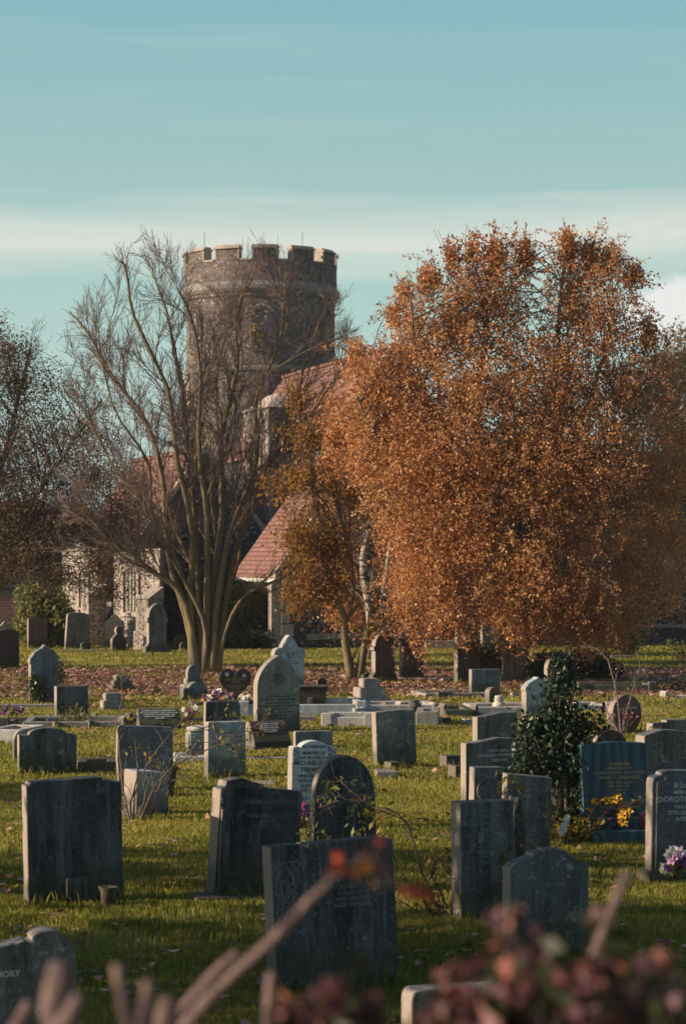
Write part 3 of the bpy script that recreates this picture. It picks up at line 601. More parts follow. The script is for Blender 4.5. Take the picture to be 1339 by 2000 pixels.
for i in range(9): e.ring((.01*math.sin(i*2), Hh*(.85-.04*i)), .02, .007, y=-T/2, n=10)
e.build('relief_carving', M['black'], root)
prof = [(-1, 0), (-.98, .82), (-.86, .87), (-.42, .93), (-.40, .965), (-.14, .975), (-.12, 1), (.30, .99), (.48, .955), (.5, .925), (.95, .86), (1, .83), (1, 0)]
root, W, Hh, T = ST(978, 1150, 1658, 1872, prof, 'greydark', 'wide dark headstone with stepped gable top behind the rose leaves, lower right', yaw=10, roll=.8, T=.1, parts=True)
text_mesh('inscription', [('TO OUR', .030)], .03, Hh*.7, -T/2, M['letter_faint'], root)
# blue slate
root, W, Hh, T = ST(1126, 1268, 1449, 1646, [(-.86, 0), (-1, .97), (-.2, 1), (.88, .985), (.93, .95), (1.02, 0)], 'slate', 'blue slate headstone with gilt lettering and yellow flowers at its foot', yaw=5, T=.08, parts=True)
MB().box(-W*.42, W*.56, -.22, .10, -.05, 26*gY(1646)/F).build('plinth', M['slate'], root, .01, 2)
text_mesh('inscription', [('CHERISHED', .026), ('IN MEMORY OF', .023), ('A DEAR HUSBAND AND FATHER', .023), ('JOHN C. TREWEEK', .032), ('WHO FELL ASLEEP', .021), ('7TH APRIL 1977', .021), ('AGED 68', .019), ('IN PEACE', .019), ('WITH', .022), ('ALICE M. TREWEEK', .032), ('DEAR WIFE AND MOTHER', .022), ('4TH FEBRUARY 1982', .020), ('AGED 72', .019), ('TOGETHER FOREVER IN PEACE', .021)], .04, Hh*.80, -T/2, M['letter_gold'], root)
ST(1150, 1228, 1425, 1560, 'arch', 'darkbrown', 'dark arched headstone showing above the blue slate one', yaw=10, T=.08)
ST(1262, 1370, 1406, 1545, [(-1, 0), (-1, .93), (-.97, .96), (-.42, .965), (-.40, 1), (1, 1), (1, 0)], 'greydark', 'square-shouldered dark headstone rearmost at the right edge', yaw=12, T=.1)
root, W, Hh, T = ST(1241, 1376, 1425, 1600, [(-1, 0), (-1, .93), (-.93, .95), (-.4, 1), (.1, .99), (1, .95), (1, 0)], 'greydark', 'curved-top mottled headstone draped with leaves at the right edge', yaw=14, T=.13, parts=True)
text_mesh('inscription', [('IN LOVING MEMORY', .024), ('GEORGE', .022), ('DEAR HUSBAND', .024), ('AGED 62', .02)], .0, Hh*.70, -T/2, M['letter_faint'], root)
root, W, Hh, T = ST(1259, 1400, 1505, 1722, 'scrollcorner', 'dkslate', 'blue-grey headstone with scrolled shoulders and raised white letters, right edge', yaw=8, T=.09, plinth=(12, 22, .05), roll=1)
MB().prism(outline('scrollcorner', W*.90, Hh*.97), -T/2-.001, -T/2-.014).build('raised_panel', M['dkslate'], root, .006, 2)
text_mesh('inscription', [('In Loving', .040), ('MEMORY OF', .026), ('DOROTHY VERA', .044), ('WHO DIED', .026), ('27TH SEPT. 1986', .030), ('AGED 70', .030)], -.0, Hh*.90, -T/2-.014, M['letter_light'], root)
# small far bits
ST(617, 638, 1323, 1346, 'pointsmall', 'darkbrown', 'small dark pointed stone rising behind the stone trough', T=.07)
def fs(x0, x1, top, base, prof, mat, label, **k):
    return ST(x0, x1, top, base, prof, mat, label, name=k.pop('name', 'footstone'), cat=k.pop('cat', 'footstone'), **k)
G = 'small kerb posts among the graves'
for q in [(85, 102, 1394, 1408, 'pointsmall', 'greydark', 'little pointed grey kerb post left of the plain square slab'),
          (152, 172, 1392, 1409, 'pointsmall', 'greydark', 'leaning grey corner post touching the plain square slab'),
          (175, 193, 1392, 1410, 'pointsmall', 'grey', 'grey capped post right of the plain square slab'),
          (97, 116, 1410, 1426, 'flat', 'grey', 'squat block post before the plain square slab'),
          (164, 184, 1408, 1425, 'flat', 'greydark', 'squat dark block at the kerb corner right of the grassy grave'),
          (230, 249, 1398, 1425, 'pointsmall', 'greydark', 'tall pointed grey post left of the scroll memorial'),
          (243, 259, 1391, 1406, 'pointsmall', 'grey', 'second pointed post just behind the tall one by the scroll memorial'),
          (742, 758, 1371, 1391, 'pointsmall', 'brown', 'brown kerb post on the white kerb above the streaked slab'),
          (774, 783, 1370, 1388, 'pointsmall', 'whitekerb', 'bright narrow post left of the lidded urn'),
          (781, 793, 1370, 1388, 'pointsmall', 'brown', 'dark narrow post touching the bright one by the lidded urn'),
          (838, 847, 1371, 1391, 'pointsmall', 'whitekerb', 'bright narrow post left of the small pot on the kerb'),
          (857, 871, 1374, 1402, 'pointsmall', 'greydark', 'dark post right of the small pot on the kerb'),
          (918, 934, 1374, 1401, 'pointsmall', 'grey', 'grey notched post on the long dark kerb left of the cream urn'),
          (858, 900, 1476, 1502, 'flat', 'greydark', 'squat dark block with a domed top left of the wide curved-top headstone'),
          (875, 902, 1496, 1526, 'flat', 'greydark', 'smaller square block before the domed block'),
          (1289, 1308, 1350, 1365, 'roundtop', 'whitekerb', 'small bright rounded post at the far right kerb'),
          (750, 784, 1489, 1505, 'flat', 'brown', 'single reddish block at the foot of the streaked slab'),
          (33, 47, 1380, 1400, 'pointsmall', 'greydark', 'small dark book-shaped stone behind the mauve flowers')]:
    fs(*q, T=.14, group=None, cat='kerb post', name='kerb_post')
fs(705, 728, 1314, 1330, 'pointsmall', 'darkbrown', 'tiny pointed stone just behind the three-stepped pedestal', T=.07)
# ------------------------------------------------------------------ kerbs
def kerb(x0, x1, py, mat, label, depth=1.2, h=.12, yaw=10, wdt=.10, blocks=True, whole=True):
    Y = gY(py); k = Y/F; W = (x1-x0)*k/math.cos(R(yaw)); root = empty('grave_kerb', ((x0-669.5)*k, Y, 0), (0, 0, R(yaw)), label, 'grave kerb', 'stone kerbs around the graves')
    def b(n, *a): MB().box(*a).build(n, M[mat], root, .01)
    b('kerb_rail', 0, W, 0, wdt, -.05, h)
    if whole:
        b('kerb_rail', 0, wdt, wdt+.002, depth, -.05, h-.003); b('kerb_rail', W-wdt, W, wdt+.002, depth, -.05, h-.003); b('kerb_rail', 0, W, depth+.002, depth+wdt, -.05, h)
    if blocks:
        b('corner_block', -.02, wdt+.02, -.02, wdt+.02, -.05, h+.05); b('corner_block', W-wdt-.02, W+.02, -.02, wdt+.02, -.05, h+.05)
    return root
kerb(470, 712, 1400, 'kerbblue', 'long white-blue kerb running from the heart stone to a square block', 1.4, .17, 3)
kerb(630, 728, 1421, 'whitekerb', 'bright white kerb with square ends in front of the long blue kerb', 1.0, .14, -4)
kerb(548, 616, 1412, 'conc', 'short low grey kerb right of the pointed-arch headstone', .5, .09, 4, blocks=False, whole=False)
kerb(706, 850, 1392, 'whitekerb', 'white kerb behind the streaked slab', .9, .11, 4, blocks=False)
kerb(812, 856, 1419, 'conc', 'sunlit stone kerb corner right of the streaked slab', .8, .20, -3, blocks=False)
kerb(868, 925, 1403, 'greydark', 'long dark kerb left of the cream urn', .9, .12, 4, blocks=False)
kerb(925, 1060, 1399, 'whitekerb', 'pale kerb carrying the cream urn', .9, .13, 6, blocks=False)
kerb(-30, 40, 1450, 'whitekerb', 'sunlit pinkish-white grave kerb at the left edge', .8, .16, -14, blocks=False)
kerb(0, 110, 1423, 'greydark', 'grey grave kerb with rough blocks at left', .8, .09, 2)
kerb(45, 240, 1425, 'conc', 'low kerb round the grassy grave behind the broad dark headstone', 1.1, .10, 3, blocks=False)
kerb(-20, 120, 1385, 'conc', 'long low stone edging at the foot of the ivy-clad headstone', .5, .07, 2, blocks=False, whole=False)
kerb(260, 400, 1412, 'greydark', 'dark kerb behind the scroll memorial', .7, .07, 2, blocks=False, whole=False)
kerb(152, 228, 1512, 'brown', 'reddish planted kerb right of the broad dark headstone', .5, .12, 6, blocks=False)
kerb(340, 402, 1492, 'whitekerb', 'white marble kerb under the flower block', .5, .08, 5, blocks=False)
kerb(470, 560, 1488, 'conc', 'low pale kerb below the sloping book memorial', .6, .05, 3, blocks=False, whole=False)
kerb(780, 890, 1330, 'conc', 'pale thin kerb at the foot of the plain dark square headstone', .7, .05, 3, blocks=False)
kerb(830, 960, 1362, 'conc', 'leaf-strewn broken kerb left of the grey-blue square headstone', .9, .06, 12, blocks=False)
kerb(1130, 1280, 1352, 'greydark', 'low dark kerb in the shade behind the oval headstone', .8, .12, 2)
kerb(1125, 1200, 1392, 'whitekerb', 'bright kerb corner left of the oval headstone', .8, .10, 12)
kerb(1300, 1400, 1364, 'whitekerb', 'thin bright kerb at the far right edge', .7, .05, 2, blocks=False, whole=False)
kerb(120, 200, 1273, 'conc', 'low slab edging under the leaning grey headstone by the church', .3, .05, 4, blocks=False, whole=False)
def steps(cx, base, tiers, mat, label, top=None, yaw=16):
    Y = gY(base); k = Y/F; root = empty('stepped_pedestal', ((cx-669.5)*k, Y+tiers[0][0]*k*.5, 0), (0, 0, R(yaw)), label, 'pedestal'); z = -.03
    for wpx, hpx in tiers:
        w2 = wpx*k/2/1.12; z2 = max(z, 0)+hpx*k; MB().box(-w2, w2, -w2, w2, z+.002, z2).build('step', M[mat], root, .012, 2); z = z2
    return root, z, k
steps(235, 1349, [(48, 10), (40, 9), (30, 10)], 'warm', 'two-stepped stone pedestal on the fallen leaves, farther of the pair')
steps(216, 1388, [(56, 3), (46, 16), (34, 14)], 'conc', 'two-tier stone pedestal nearer than its leaf-strewn neighbour')
steps(721, 1384, [(78, 20), (58, 20), (38, 17)], 'conc', 'three-stepped stone pedestal beside the white kerbs')
# S12
root, z, k = steps(376, 1350, [(50, 12), (36, 12)], 'conc', 'stepped base carrying a small rounded stone in front of the bare tree')
o, W, Hh, T = ST(362, 392, 1298, 1350, 'arch', 'slateblue', 'small rounded headstone on steps at the foot of the bare tree', T=.08)
prof = [(-1, 0), (-1, .62), (-.82, .72), (-.62, .66), (-.4, .85)]+arc(.05, .8, .4, .2, 150, 20, 6)+[(.5, .72), (.8, .66), (1, .5), (1, 0)]
ST(350, 406, 1332, 1369, prof, 'slateblue', 'low grey stone with scrolled wavy top in front of the small rounded headstone', T=.14)
# scroll memorial: half-round desk with spiral end
def desk(x0, x1, top, base, mat, label, lines, depth=.35, yaw=12, roll=True):
    Y = gY(base); k = Y/F; W = (x1-x0)*k*.93; h = (base-top)*k
    root = empty('desk_memorial', (((x0+x1)/2-669.5)*k, Y+depth/2, 0), (0, 0, R(yaw)), label, 'memorial')
    # side profile in (y,z), extruded along x
    pr = [(-depth/2, 0), (-depth/2, h*.30), (depth*.05, h*.97)]+[(depth*.2+depth*.17*math.cos(R(a)), h*.83+h*.17*math.sin(R(a))) for a in (120, 90, 50, 0)]+[(depth/2, 0)]
    mb = MB(); mb.prism(pr, -W/2, W/2, Matrix.Rotation(R(90), 4, 'Z')@Matrix.Diagonal((1, -1, 1, 1)))
    sb = mb.build('desk_slab', M[mat], root, .008, 2)
    MB().box(-W/2-.03, W/2+.03, -depth/2-.03, depth/2+.03, -.05, h*.12).build('plinth', M[mat], root, .01)
    txt = text_mesh('inscription', lines, 0, 0, 0, M['letter_light'], root)
    ang = math.atan2(h*.67, depth*.55); txt.rotation_euler = (-(R(90)-ang), 0, 0); txt.location = (0, depth*.0-.006, h*.95)
    if roll:
        e = MB()
        for i in range(18):
            a = i*.7; r_ = .05*(1-i/20); e.tube([(-W/2-.002, depth*.1+r_*math.cos(a), h*.55+r_*math.sin(a)), (-W/2-.002, depth*.1+.05*(1-(i+1)/20)*math.cos(a+.7), h*.55+.05*(1-(i+1)/20)*math.sin(a+.7))], [.004, .004], 4)
        e.build('spiral_end', M[mat], root)
desk(264, 352, 1386, 1428, 'black', 'dark scroll-shaped memorial with rows of small letters and spiral end', [('IN EVER LOVING MEMORY OF', .026), ('MY DEAR HUSBAND AND OUR FATHER', .022), ('WHO DIED 4TH NOVEMBER 1936', .022), ('AGED 58 YEARS  ALSO HIS WIFE', .022), ('REUNITED', .022)])
desk(481, 562, 1411, 1466, 'darkbrown', 'sloping book memorial with pale lettering and leaves on its ledge', [('THOMAS C. WEST', .026), ('DIED 8TH OCT 1932', .020), ('IN LOVING MEMORY', .020), ('AGED 67 YEARS', .020), ('ALSO HIS WIFE', .020)], .4, 20, False)
# trough
Y = gY(1388); k = Y/F; root = empty('stone_trough', ((603-669.5)*k, Y+.2, 0), (0, 0, R(4)), 'brown tapered stone trough with a pale upright rib behind the white kerb', 'trough')
mb = MB(); W = 66*k; h = 44*k
mb.prism([(-W*.46, -.03), (-W*.52, h), (W*.52, h), (W*.40, -.03)], -.2, .2); mb.build('trough_body', M['darkbrown'], root, .012, 2)
MB().box(-W*.54, W*.54, -.22, .22, h+.002, h+.03).build('rim', M['darkbrown'], root, .01)
MB().prism([(-.02, -.02), (-.035, h*.6), (.035, h*.6), (.05, -.02)], -.26, -.202).build('rib', M['slateblue'], root, .005)
# brown tapered vase right of S18
Y = gY(1546); k = Y/F; root = empty('stone_planter', ((316-669.5)*k, Y, 0), (0, 0, R(14)), 'brown tapered stone planter behind the pale bluish marble block', 'planter')
MB().prism([(-.10, -.03), (-.13, .21), (.13, .21), (.09, -.03)], -.1, .1).build('planter_body', M['darkbrown'], root, .01, 2)
MB().box(-.15, .15, -.12, .12, .212, .25).build('rim', M['brown'], root, .01, 2)
# urns
def urn(px, py, s_, mat, label, lid=True, z=0):
    k = gY(py)/F; root = empty('urn', gp(px, py)+Vector((0, 0, z)), (0, 0, 0), label, 'urn')
    r = s_*k
    MB().lathe([(r*.45, 0), (r*.5, r*.1), (r*.38, r*.2), (r*.75, r*.45), (r*1.0, r*.8), (r*.95, r*1.15), (r*.68, r*1.4), (r*.62, r*1.55), (r*.78, r*1.65), (r*.78, r*1.78), (r*.6, r*1.8)], 24).build('bowl', M[mat], root, smooth=True)
    if lid: MB().lathe([(r*.64, r*1.81), (r*.66, r*2.2), (r*.5, r*2.3), (r*.1, r*2.35)], 24).build('lid', M[mat], root, smooth=True)
urn(974, 1395, 13.5, 'urn', 'round cream ceramic urn on the pale kerb left of the holly', True, .04)
urn(809, 1395, 14, 'slateblue', 'dark shallow bowl urn above the streaked slab', False, .02)
urn(849, 1392, 8, 'conc', 'small stone pot between two narrow posts on the kerb', True)
urn(94, 1374, 9, 'slateblue', 'small grey urn at the foot of the ivy-clad headstone', True)
urn(795, 1500, 0.1, 'conc', 'x', False) if False else None
# white flower block S22
Y = gY(1488); k = Y/F; root = empty('flower_block', ((385-669.5)*k, Y+.12, 0), (0, 0, R(14)), 'white-blue marble flower block with a round lid, left of the pale slab', 'flower holder')
MB().box(-.12, .12, -.12, .12, -.02, 58*k).build('block', M['blue'], root, .02, 3)
MB().lathe([(.09, 58*k+.002), (.13, 60*k), (.13, 66*k), (.09, 68*k), (.05, 70*k)], 20).build('lid', M['whitekerb'], root, smooth=True)
# ledger slabs / benches by the wall
for (x0, x1, py, hh, lab) in ((832, 892, 1268, .20, 'low flat-topped tomb slab against the dark wall under the birch'), (1195, 1232, 1286, .06, 'flat pale slab at the foot of the small yellowish shrub'), (480, 540, 1540, .04, 'half-buried stone fragment right of the pale slab'), (735, 775, 1520, .06, 'low flat stone block lying right of the arched black headstone')):
    k = gY(py)/F; o = MB().box(0, (x1-x0)*k, 0, .4, -.03, hh).build('ledger_slab', M['conc'], None, .012, 2); o.location = gp(x0, py); o.rotation_euler = (0, 0, R(5)); tag(o, lab, 'slab')

# longer grass left uncut round the foot of the stones, then the whole sward as one mass
for bx_, by_, W_, T_, a_ in BASES:
    n = int(320*W_); tt = rng.uniform(-.56, .56, n)*W_; oo = np.where(rng.random(n) < .75, -1, 1)*(T_/2+np.abs(rng.normal(size=n))*.035)
    X = bx_+tt*math.cos(a_)-oo*math.sin(a_); Y = by_+tt*math.sin(a_)+oo*math.cos(a_); hh = rng.uniform(.04, .115, n)*(.6+.5*np.sin(tt*23+bx_)**2)
    ww = .0028+Y*.00012; an = rng.uniform(0, 2*np.pi, n); dx_ = np.cos(an)*hh*rng.uniform(.1, .6, n); dy_ = np.sin(an)*hh*.4; b = rng.uniform(0, 2*np.pi, n); sx = np.cos(b)*ww; sy = np.sin(b)*ww; z0 = np.full(n, -.03)
    GRASS[0].append(np.stack([np.stack([X-sx, Y-sy, z0], 1), np.stack([X+sx, Y+sy, z0], 1), np.stack([X+sx*.7+dx_*.4, Y+sy*.7+dy_*.4, hh*.6], 1), np.stack([X+dx_, Y+dy_, hh], 1), np.stack([X-sx*.7+dx_*.4, Y-sy*.7+dy_*.4, hh*.6], 1)], 1).reshape(-1, 3)); GRASS[1].append(rng.beta(2, 3, n))
o = np_mesh('grass', np.concatenate(GRASS[0]), 5, M['lf_grass'], None, np.concatenate(GRASS[1])); tag(o, kind='stuff')

# ------------------------------------------------------------------ church
CA = R(16); OX, OY = -1.46, 57.4
def lo(X, Y):
    dx, dy = X-OX, Y-OY; return (dx*math.cos(CA)+dy*math.sin(CA), -dx*math.sin(CA)+dy*math.cos(CA))
def lp(px, Y): return lo((px-669.5)/F*Y, Y)
church = empty('church', (OX, OY, 0), (0, 0, CA), 'flint church with round battlemented tower and red tiled gabled roofs', 'church')
def gabled(u0, u1, v0, v1, ze, zp, wall, roof, coping=True, th=.09, plinth=True):
    um = (u0+u1)/2
    wl = MB(); wl.prism([(u0, -.1), (u0, ze), (um, zp), (u1, ze), (u1, -.1)], v0, v1); wobj = wl.build('wall', M[wall], church)
    dz = (zp-ze)/(um-u0); ov = .14
    for sg in (-1, 1):
        ue = u0-ov if sg < 0 else u1+ov
        r = MB(); z1 = ze-ov*dz
        r.prism([(ue, z1+.02), (ue, z1+.02+th*1.4), (um, zp+.02+th*1.4), (um, zp+.02)], v0+.13, v1+.05); r.build('roof_slope', M[roof], church)
    rd = MB()
    n = int((v1-v0)/.28)
    for i in range(n):
        rd.prism([(um-.10, zp+.08), (um-.05, zp+.19), (um+.05, zp+.19), (um+.10, zp+.08)], v0+.14+i*.28, v0+.14+i*.28+.262)
    rd.build('ridge_tiles', M[roof], church)
    if coping:
        for sg in (-1, 1):
            ue = u0-.18 if sg < 0 else u1+.18; z1 = ze-.18*dz
            c = MB(); c.prism([(ue, z1+.03), (ue, z1+.24), (um, zp+.26), (um, zp+.03)], v0-.05, v0+.127); c.build('gable_coping', M['ashlar'], church, .01)
    return wobj
# transept A
uA, vA = lp(290, 63.0)
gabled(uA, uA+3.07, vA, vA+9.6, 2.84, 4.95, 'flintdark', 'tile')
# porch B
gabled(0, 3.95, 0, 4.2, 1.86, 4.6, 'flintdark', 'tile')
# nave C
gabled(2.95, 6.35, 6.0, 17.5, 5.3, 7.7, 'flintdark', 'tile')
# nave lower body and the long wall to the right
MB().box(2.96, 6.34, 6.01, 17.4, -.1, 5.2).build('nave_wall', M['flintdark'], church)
MB().box(4.3, 18, 1.4, 6.6, -.1, 4.7).build('aisle_wall', M['flintdark'], church)
MB().box(4.2, 18.1, 1.3, 6.7, 4.702, 4.9).build('parapet_coping', M['greydark'], church, .02)
MB().box(4.25, 18, 1.33, 1.397, .38, .47).build('string_course', M['conc'], church, .01)
MB().box(.6, 3.9, -.045, -.003, .22, .36).build('string_course', M['conc'], church, .01)
# quoins at the porch corner + angle buttress
q = MB()
for i in range(6):
    ln = .30 if i % 2 else .20
    q.box(-.012, ln, -.014, .16, i*.30+.02, i*.30+.30)
q.build('quoins', M['ashlar'], church, .006)
b = MB(); b.box(-.30, -.005, .02, .34, -.05, .38); b.prism([(-.30, .382), (-.24, .46), (-.015, .46), (-.015, .382)], .04, .32); b.box(-.24, -.01, .05, .30, .462, 1.55)
b.prism([(-.24, 1.552), (-.01, 1.80), (-.01, 1.552)], .05, .30); b.build('buttress', M['flintpale'], church, .005)
b = MB(); b.box(-.31, -.0, .00, .018, -.05, .38); b.box(-.25, -.012, .02, .048, .39, 1.56); b.box(-.312, -.302, .0, .08, -.05, .40); b.box(-.252, -.242, .03, .10, .40, 1.55); b.box(-.252, -.242, .24, .31, .40, 1.55); b.build('buttress_dressing', M['ashlar'], church, .003)
# arch spandrel in side wall of the porch
sp = MB(); ar = [(v_, z_) for v_, z_ in arc(2.2, .9, 1.3, .75, 0, 180, 16)]
for (va, za), (vb, zb) in zip(ar[:-1], ar[1:]):
    sp.add([(-.03, va, za), (-.03, vb, zb), (-.03, 2.2+(vb-2.2)*1.12, .9+(zb-.9)*1.14), (-.03, 2.2+(va-2.2)*1.12, .9+(za-.9)*1.14),
            (-.004, va, za), (-.004, vb, zb), (-.004, 2.2+(vb-2.2)*1.12, .9+(zb-.9)*1.14), (-.004, 2.2+(va-2.2)*1.12, .9+(za-.9)*1.14)], [(0, 1, 2, 3), (4, 7, 6, 5), (0, 4, 5, 1), (2, 6, 7, 3)])
sp.build('arch_moulding', M['ashlar'], church)
MB().box(-.17, -.15, -.04, 4.1, 1.60, 1.68).build('eaves_board', M['whitepaint'], church)
# stair turret
ut, vt = lp(525, 66)
MB().box(ut, ut+1.0, vt, vt+2.9, -.1, 6.3).build('turret_wall', M['flint'], church)
mb = MB(); mb.add([(ut-.06, vt-.06, 6.302), (ut+1.06, vt-.06, 6.302), (ut+1.06, vt+2.96, 6.302), (ut-.06, vt+2.96, 6.302), (ut+.5, vt+.8, 6.75), (ut+.5, vt+2.1, 6.75)], [(0, 1, 4), (1, 2, 5, 4), (2, 3, 5), (3, 0, 4, 5), (0, 3, 2, 1)]); mb.build('turret_cap', M['ashlar'], church)
q = MB()
for i in range(20):
    ln = .5 if i % 2 else .3
    q.box(ut-.015, ut+.14, vt-.015, vt+ln, i*.31+.02, i*.31+.31)
q.build('turret_quoins', M['ashlar'], church, .006)
q = MB()
for i in range(20):
    ln = .5 if i % 2 else .3
    q.box(ut-.015, ut+.14, vt+2.9-ln, vt+2.915, i*.31+.02, i*.31+.31)
q.build('turret_quoins', M['ashlar'], church, .006)
wn = empty('louvre_window', (0, 0, 0), label=None); wn.parent = church
fr = MB()
for (va, vb, za, zb) in ((.75, .87, 4.3, 5.5), (2.03, 2.15, 4.3, 5.5), (1.39, 1.51, 4.32, 5.38), (.87, 2.03, 5.38, 5.5), (.7, 2.2, 4.18, 4.298)): fr.box(ut-.06, ut-.004, vt+va, vt+vb, za, zb)
fr.build('frame', M['ashlar'], wn)
lv = MB()
for i in range(8): lv.box(ut-.035, ut-.003, vt+.872, vt+1.388, 4.33+i*.13, 4.41+i*.13); lv.box(ut-.035, ut-.003, vt+1.512, vt+2.028, 4.33+i*.13, 4.41+i*.13)
lv.build('louvres', M['board'], wn)
# chapel with canted walls
cp = [lp(312, 57.2), lp(226, 59.2), lp(222, 61.5), lp(190, 61.0), lp(122, 62.6), lp(150, 72), lp(330, 70)]
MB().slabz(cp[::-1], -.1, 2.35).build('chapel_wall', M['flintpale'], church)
big = [(x, y) for x, y in cp]; cxm = sum(p[0] for p in cp)/7; cym = sum(p[1] for p in cp)/7
MB().slabz([(cxm+(x-cxm)*1.015, cym+(y-cym)*1.015) for x, y in cp[::-1]], 2.352, 2.41).build('chapel_coping', M['conc'], church, .01)
def on_facet(a, b, t, off):   # point on the wall between footprint corners, pushed outwards
    ax, ay = cp[a]; bx, by = cp[b]; d = Vector((bx-ax, by-ay)); n = Vector((d.y, -d.x)).normalized()
    if n.y > 0 and n.x > 0: n = -n
    if n.x > 0 and abs(n.x) > abs(n.y): n = -n
    return (ax+d.x*t, ay+d.y*t, math.atan2(d.y, d.x)), n
def lancet(a, b, t, w_, z0, z1, bars=2):
    (x, y, an), n = on_facet(a, b, t, 0); ang = math.atan2(n.x, -n.y)
    r = empty('window', (x+n.x*.004, y+n.y*.004, 0), (0, 0, ang)); r.parent = church
    pr = [(-w_/2, z0), (-w_/2, z1-.12), (-w_*.25, z1-.03), (0, z1), (w_*.25, z1-.03), (w_/2, z1-.12), (w_/2, z0)]
    g_ = MB(); g_.prism(pr, -.012, -.002); g_.build('pane', M['lattice'], r)
    f_ = MB(); f_.box(-w_/2-.09, -w_/2-.002, -.06, -.002, z0-.05, z1-.1); f_.box(w_/2+.002, w_/2+.09, -.06, -.002, z0-.05, z1-.1)
    for i in range(bars): xx = -w_/2+w_*(i+1)/(bars+1); f_.box(xx-.022, xx+.022, -.04, -.014, z0, z1-.05)
    f_.box(-w_/2-.12, w_/2+.12, -.08, -.002, z0-.14, z0-.052)
    for sg in (-1, 1): f_.add([(sg*(w_/2+.09), -.06, z1-.1), (sg*(w_/2+.002), -.06, z1-.12), (0, -.06, z1+.002), (0, -.06, z1+.10), (sg*(w_/2+.09), -.004, z1-.1), (sg*(w_/2+.002), -.004, z1-.12), (0, -.004, z1+.002), (0, -.004, z1+.10)], [(0, 1, 2, 3), (4, 5, 6, 7), (0, 1, 5, 4), (2, 3, 7, 6), (1, 2, 6, 5), (0, 3, 7, 4)])
    f_.build('frame', M['ashlar'], r)
lancet(0, 1, .62, .72, .90, 1.95, 3)
lancet(3, 4, .35, .42, .95, 1.9, 1)
def butt(px, Y, wd, dp, zt, rot):
    u, v_ = lp(px, Y); r = empty('buttress', (u, v_, 0), (0, 0, rot)); r.parent = church
    m_ = MB(); m_.box(-wd/2, wd/2, -dp/2, dp/2, -.05, zt); m_.box(-wd/2-.05, wd/2+.05, -dp/2-.05, dp/2, -.05, zt*.38); m_.build('shaft', M['flintpale'], r, .008)
    c_ = MB(); c_.prism([(-dp/2-.04, zt+.002), (dp/2, zt+.28), (dp/2, zt+.002)], -wd/2-.03, wd/2+.03, Matrix.Rotation(R(90), 4, 'Z')@Matrix.Diagonal((1, -1, 1, 1))); c_.build('weathering', M['ashlar'], r, .006)
    q_ = MB()
    for i in range(int(zt/.22)):
        e_ = .10 if i % 2 else .06
        q_.box(-wd/2-.006, -wd/2+e_, -dp/2-.006, -dp/2+.08, zt*.39+i*.2 if zt*.39+i*.2 < zt-.2 else zt-.2, min(zt, zt*.39+i*.2+.19)); q_.box(wd/2-e_, wd/2+.006, -dp/2-.006, -dp/2+.08, min(zt-.2, zt*.39+i*.2), min(zt, zt*.39+i*.2+.19))
    q_.build('quoins', M['ashlar'], r)
butt(184, 59.6, .30, .55, 1.25, R(-48)-CA); butt(206, 59.9, .22, .5, .8, R(-10)-CA); butt(292, 56.9, .34, .6, 1.22, R(-30)-CA)
# tower
tu, tv = lp(509, 78); tw = empty('tower', (tu, tv, 0), (0, 0, -CA)); tw.parent = church
def drum(r0, z0, r1, z1, n=96): return [(r0, z0), (r1, z1)]
MB().lathe([(2.42, -.1), (2.40, 10.45)], 96).build('tower_wall', M['flint'], tw, smooth=False)
MB().lathe([(2.35, 10.45), (2.50, 10.52), (2.57, 10.62), (2.57, 10.72), (2.50, 10.80), (2.46, 10.86)], 96).build('string_course', M['conc'], tw)
MB().lathe([(2.435, 8.02), (2.47, 8.06), (2.47, 8.16), (2.43, 8.2)], 96).build('string_course', M['conc'], tw)
def ringwall(r0, r1, z0, z1, a0, a1, n, mb):
    v = []; 
    for i in range(n+1):
        a = R(a0+(a1-a0)*i/n)
        for r_ in (r0, r1):
            for z_ in (z0, z1): v.append((r_*math.sin(a), -r_*math.cos(a), z_))
    f = []
    for i in range(n):
        k = i*4; f += [(k, k+1, k+5, k+4), (k+2, k+6, k+7, k+3), (k+1, k+3, k+7, k+5), (k, k+4, k+6, k+2)]
    f += [(0, 2, 3, 1), (n*4, n*4+1, n*4+3, n*4+2)]
    mb.add(v, f)
pw = MB(); ringwall(2.15, 2.46, 10.4, 11.50, 0, 360, 96, pw); pw.build('parapet_wall', M['flint'], tw)
for i in range(12):
    ac = 5.4+29.6*i if i < 7 else 5.4+29.6*6+30.6*(i-6)
    m0 = MB(); ringwall(2.15, 2.47, 11.502, 11.88, ac-9.6, ac+9.6, 8, m0); mo = m0.build('merlon', M['flint'], tw)
    m1 = MB(); ringwall(2.09, 2.53, 11.882, 11.94, ac-10.4, ac+10.4, 8, m1); ringwall(2.17, 2.45, 11.942, 12.0, ac-10.0, ac+10.0, 8, m1); m1.build('coping', M['ashlar'], mo)
    m2 = MB(); ringwall(2.12, 2.49, 11.502, 11.56, ac+10.5, ac+19.2, 4, m2); m2.build('embrasure_sill', M['ashlar'], mo)
    m3 = MB(); ringwall(2.14, 2.485, 11.56, 11.878, ac-10.0, ac-8.6, 2, m3); ringwall(2.14, 2.485, 11.56, 11.878, ac+8.6, ac+10.0, 2, m3); m3.build('jamb_stones', M['ashlar'], mo)
for px in (398, 590):
    x = (px-509)/F*78; MB().tube([(x, .3, 11.0), (x, .3, 12.75)], [.012, .008], 5).build('lightning_rod', M['steel'], tw)
for px in (432, 617):
    x = (px-509)/F*78; MB().tube([(x, .6, 11.0), (x, .6, 12.25)], [.01, .008], 5).build('lightning_rod', M['steel'], tw)
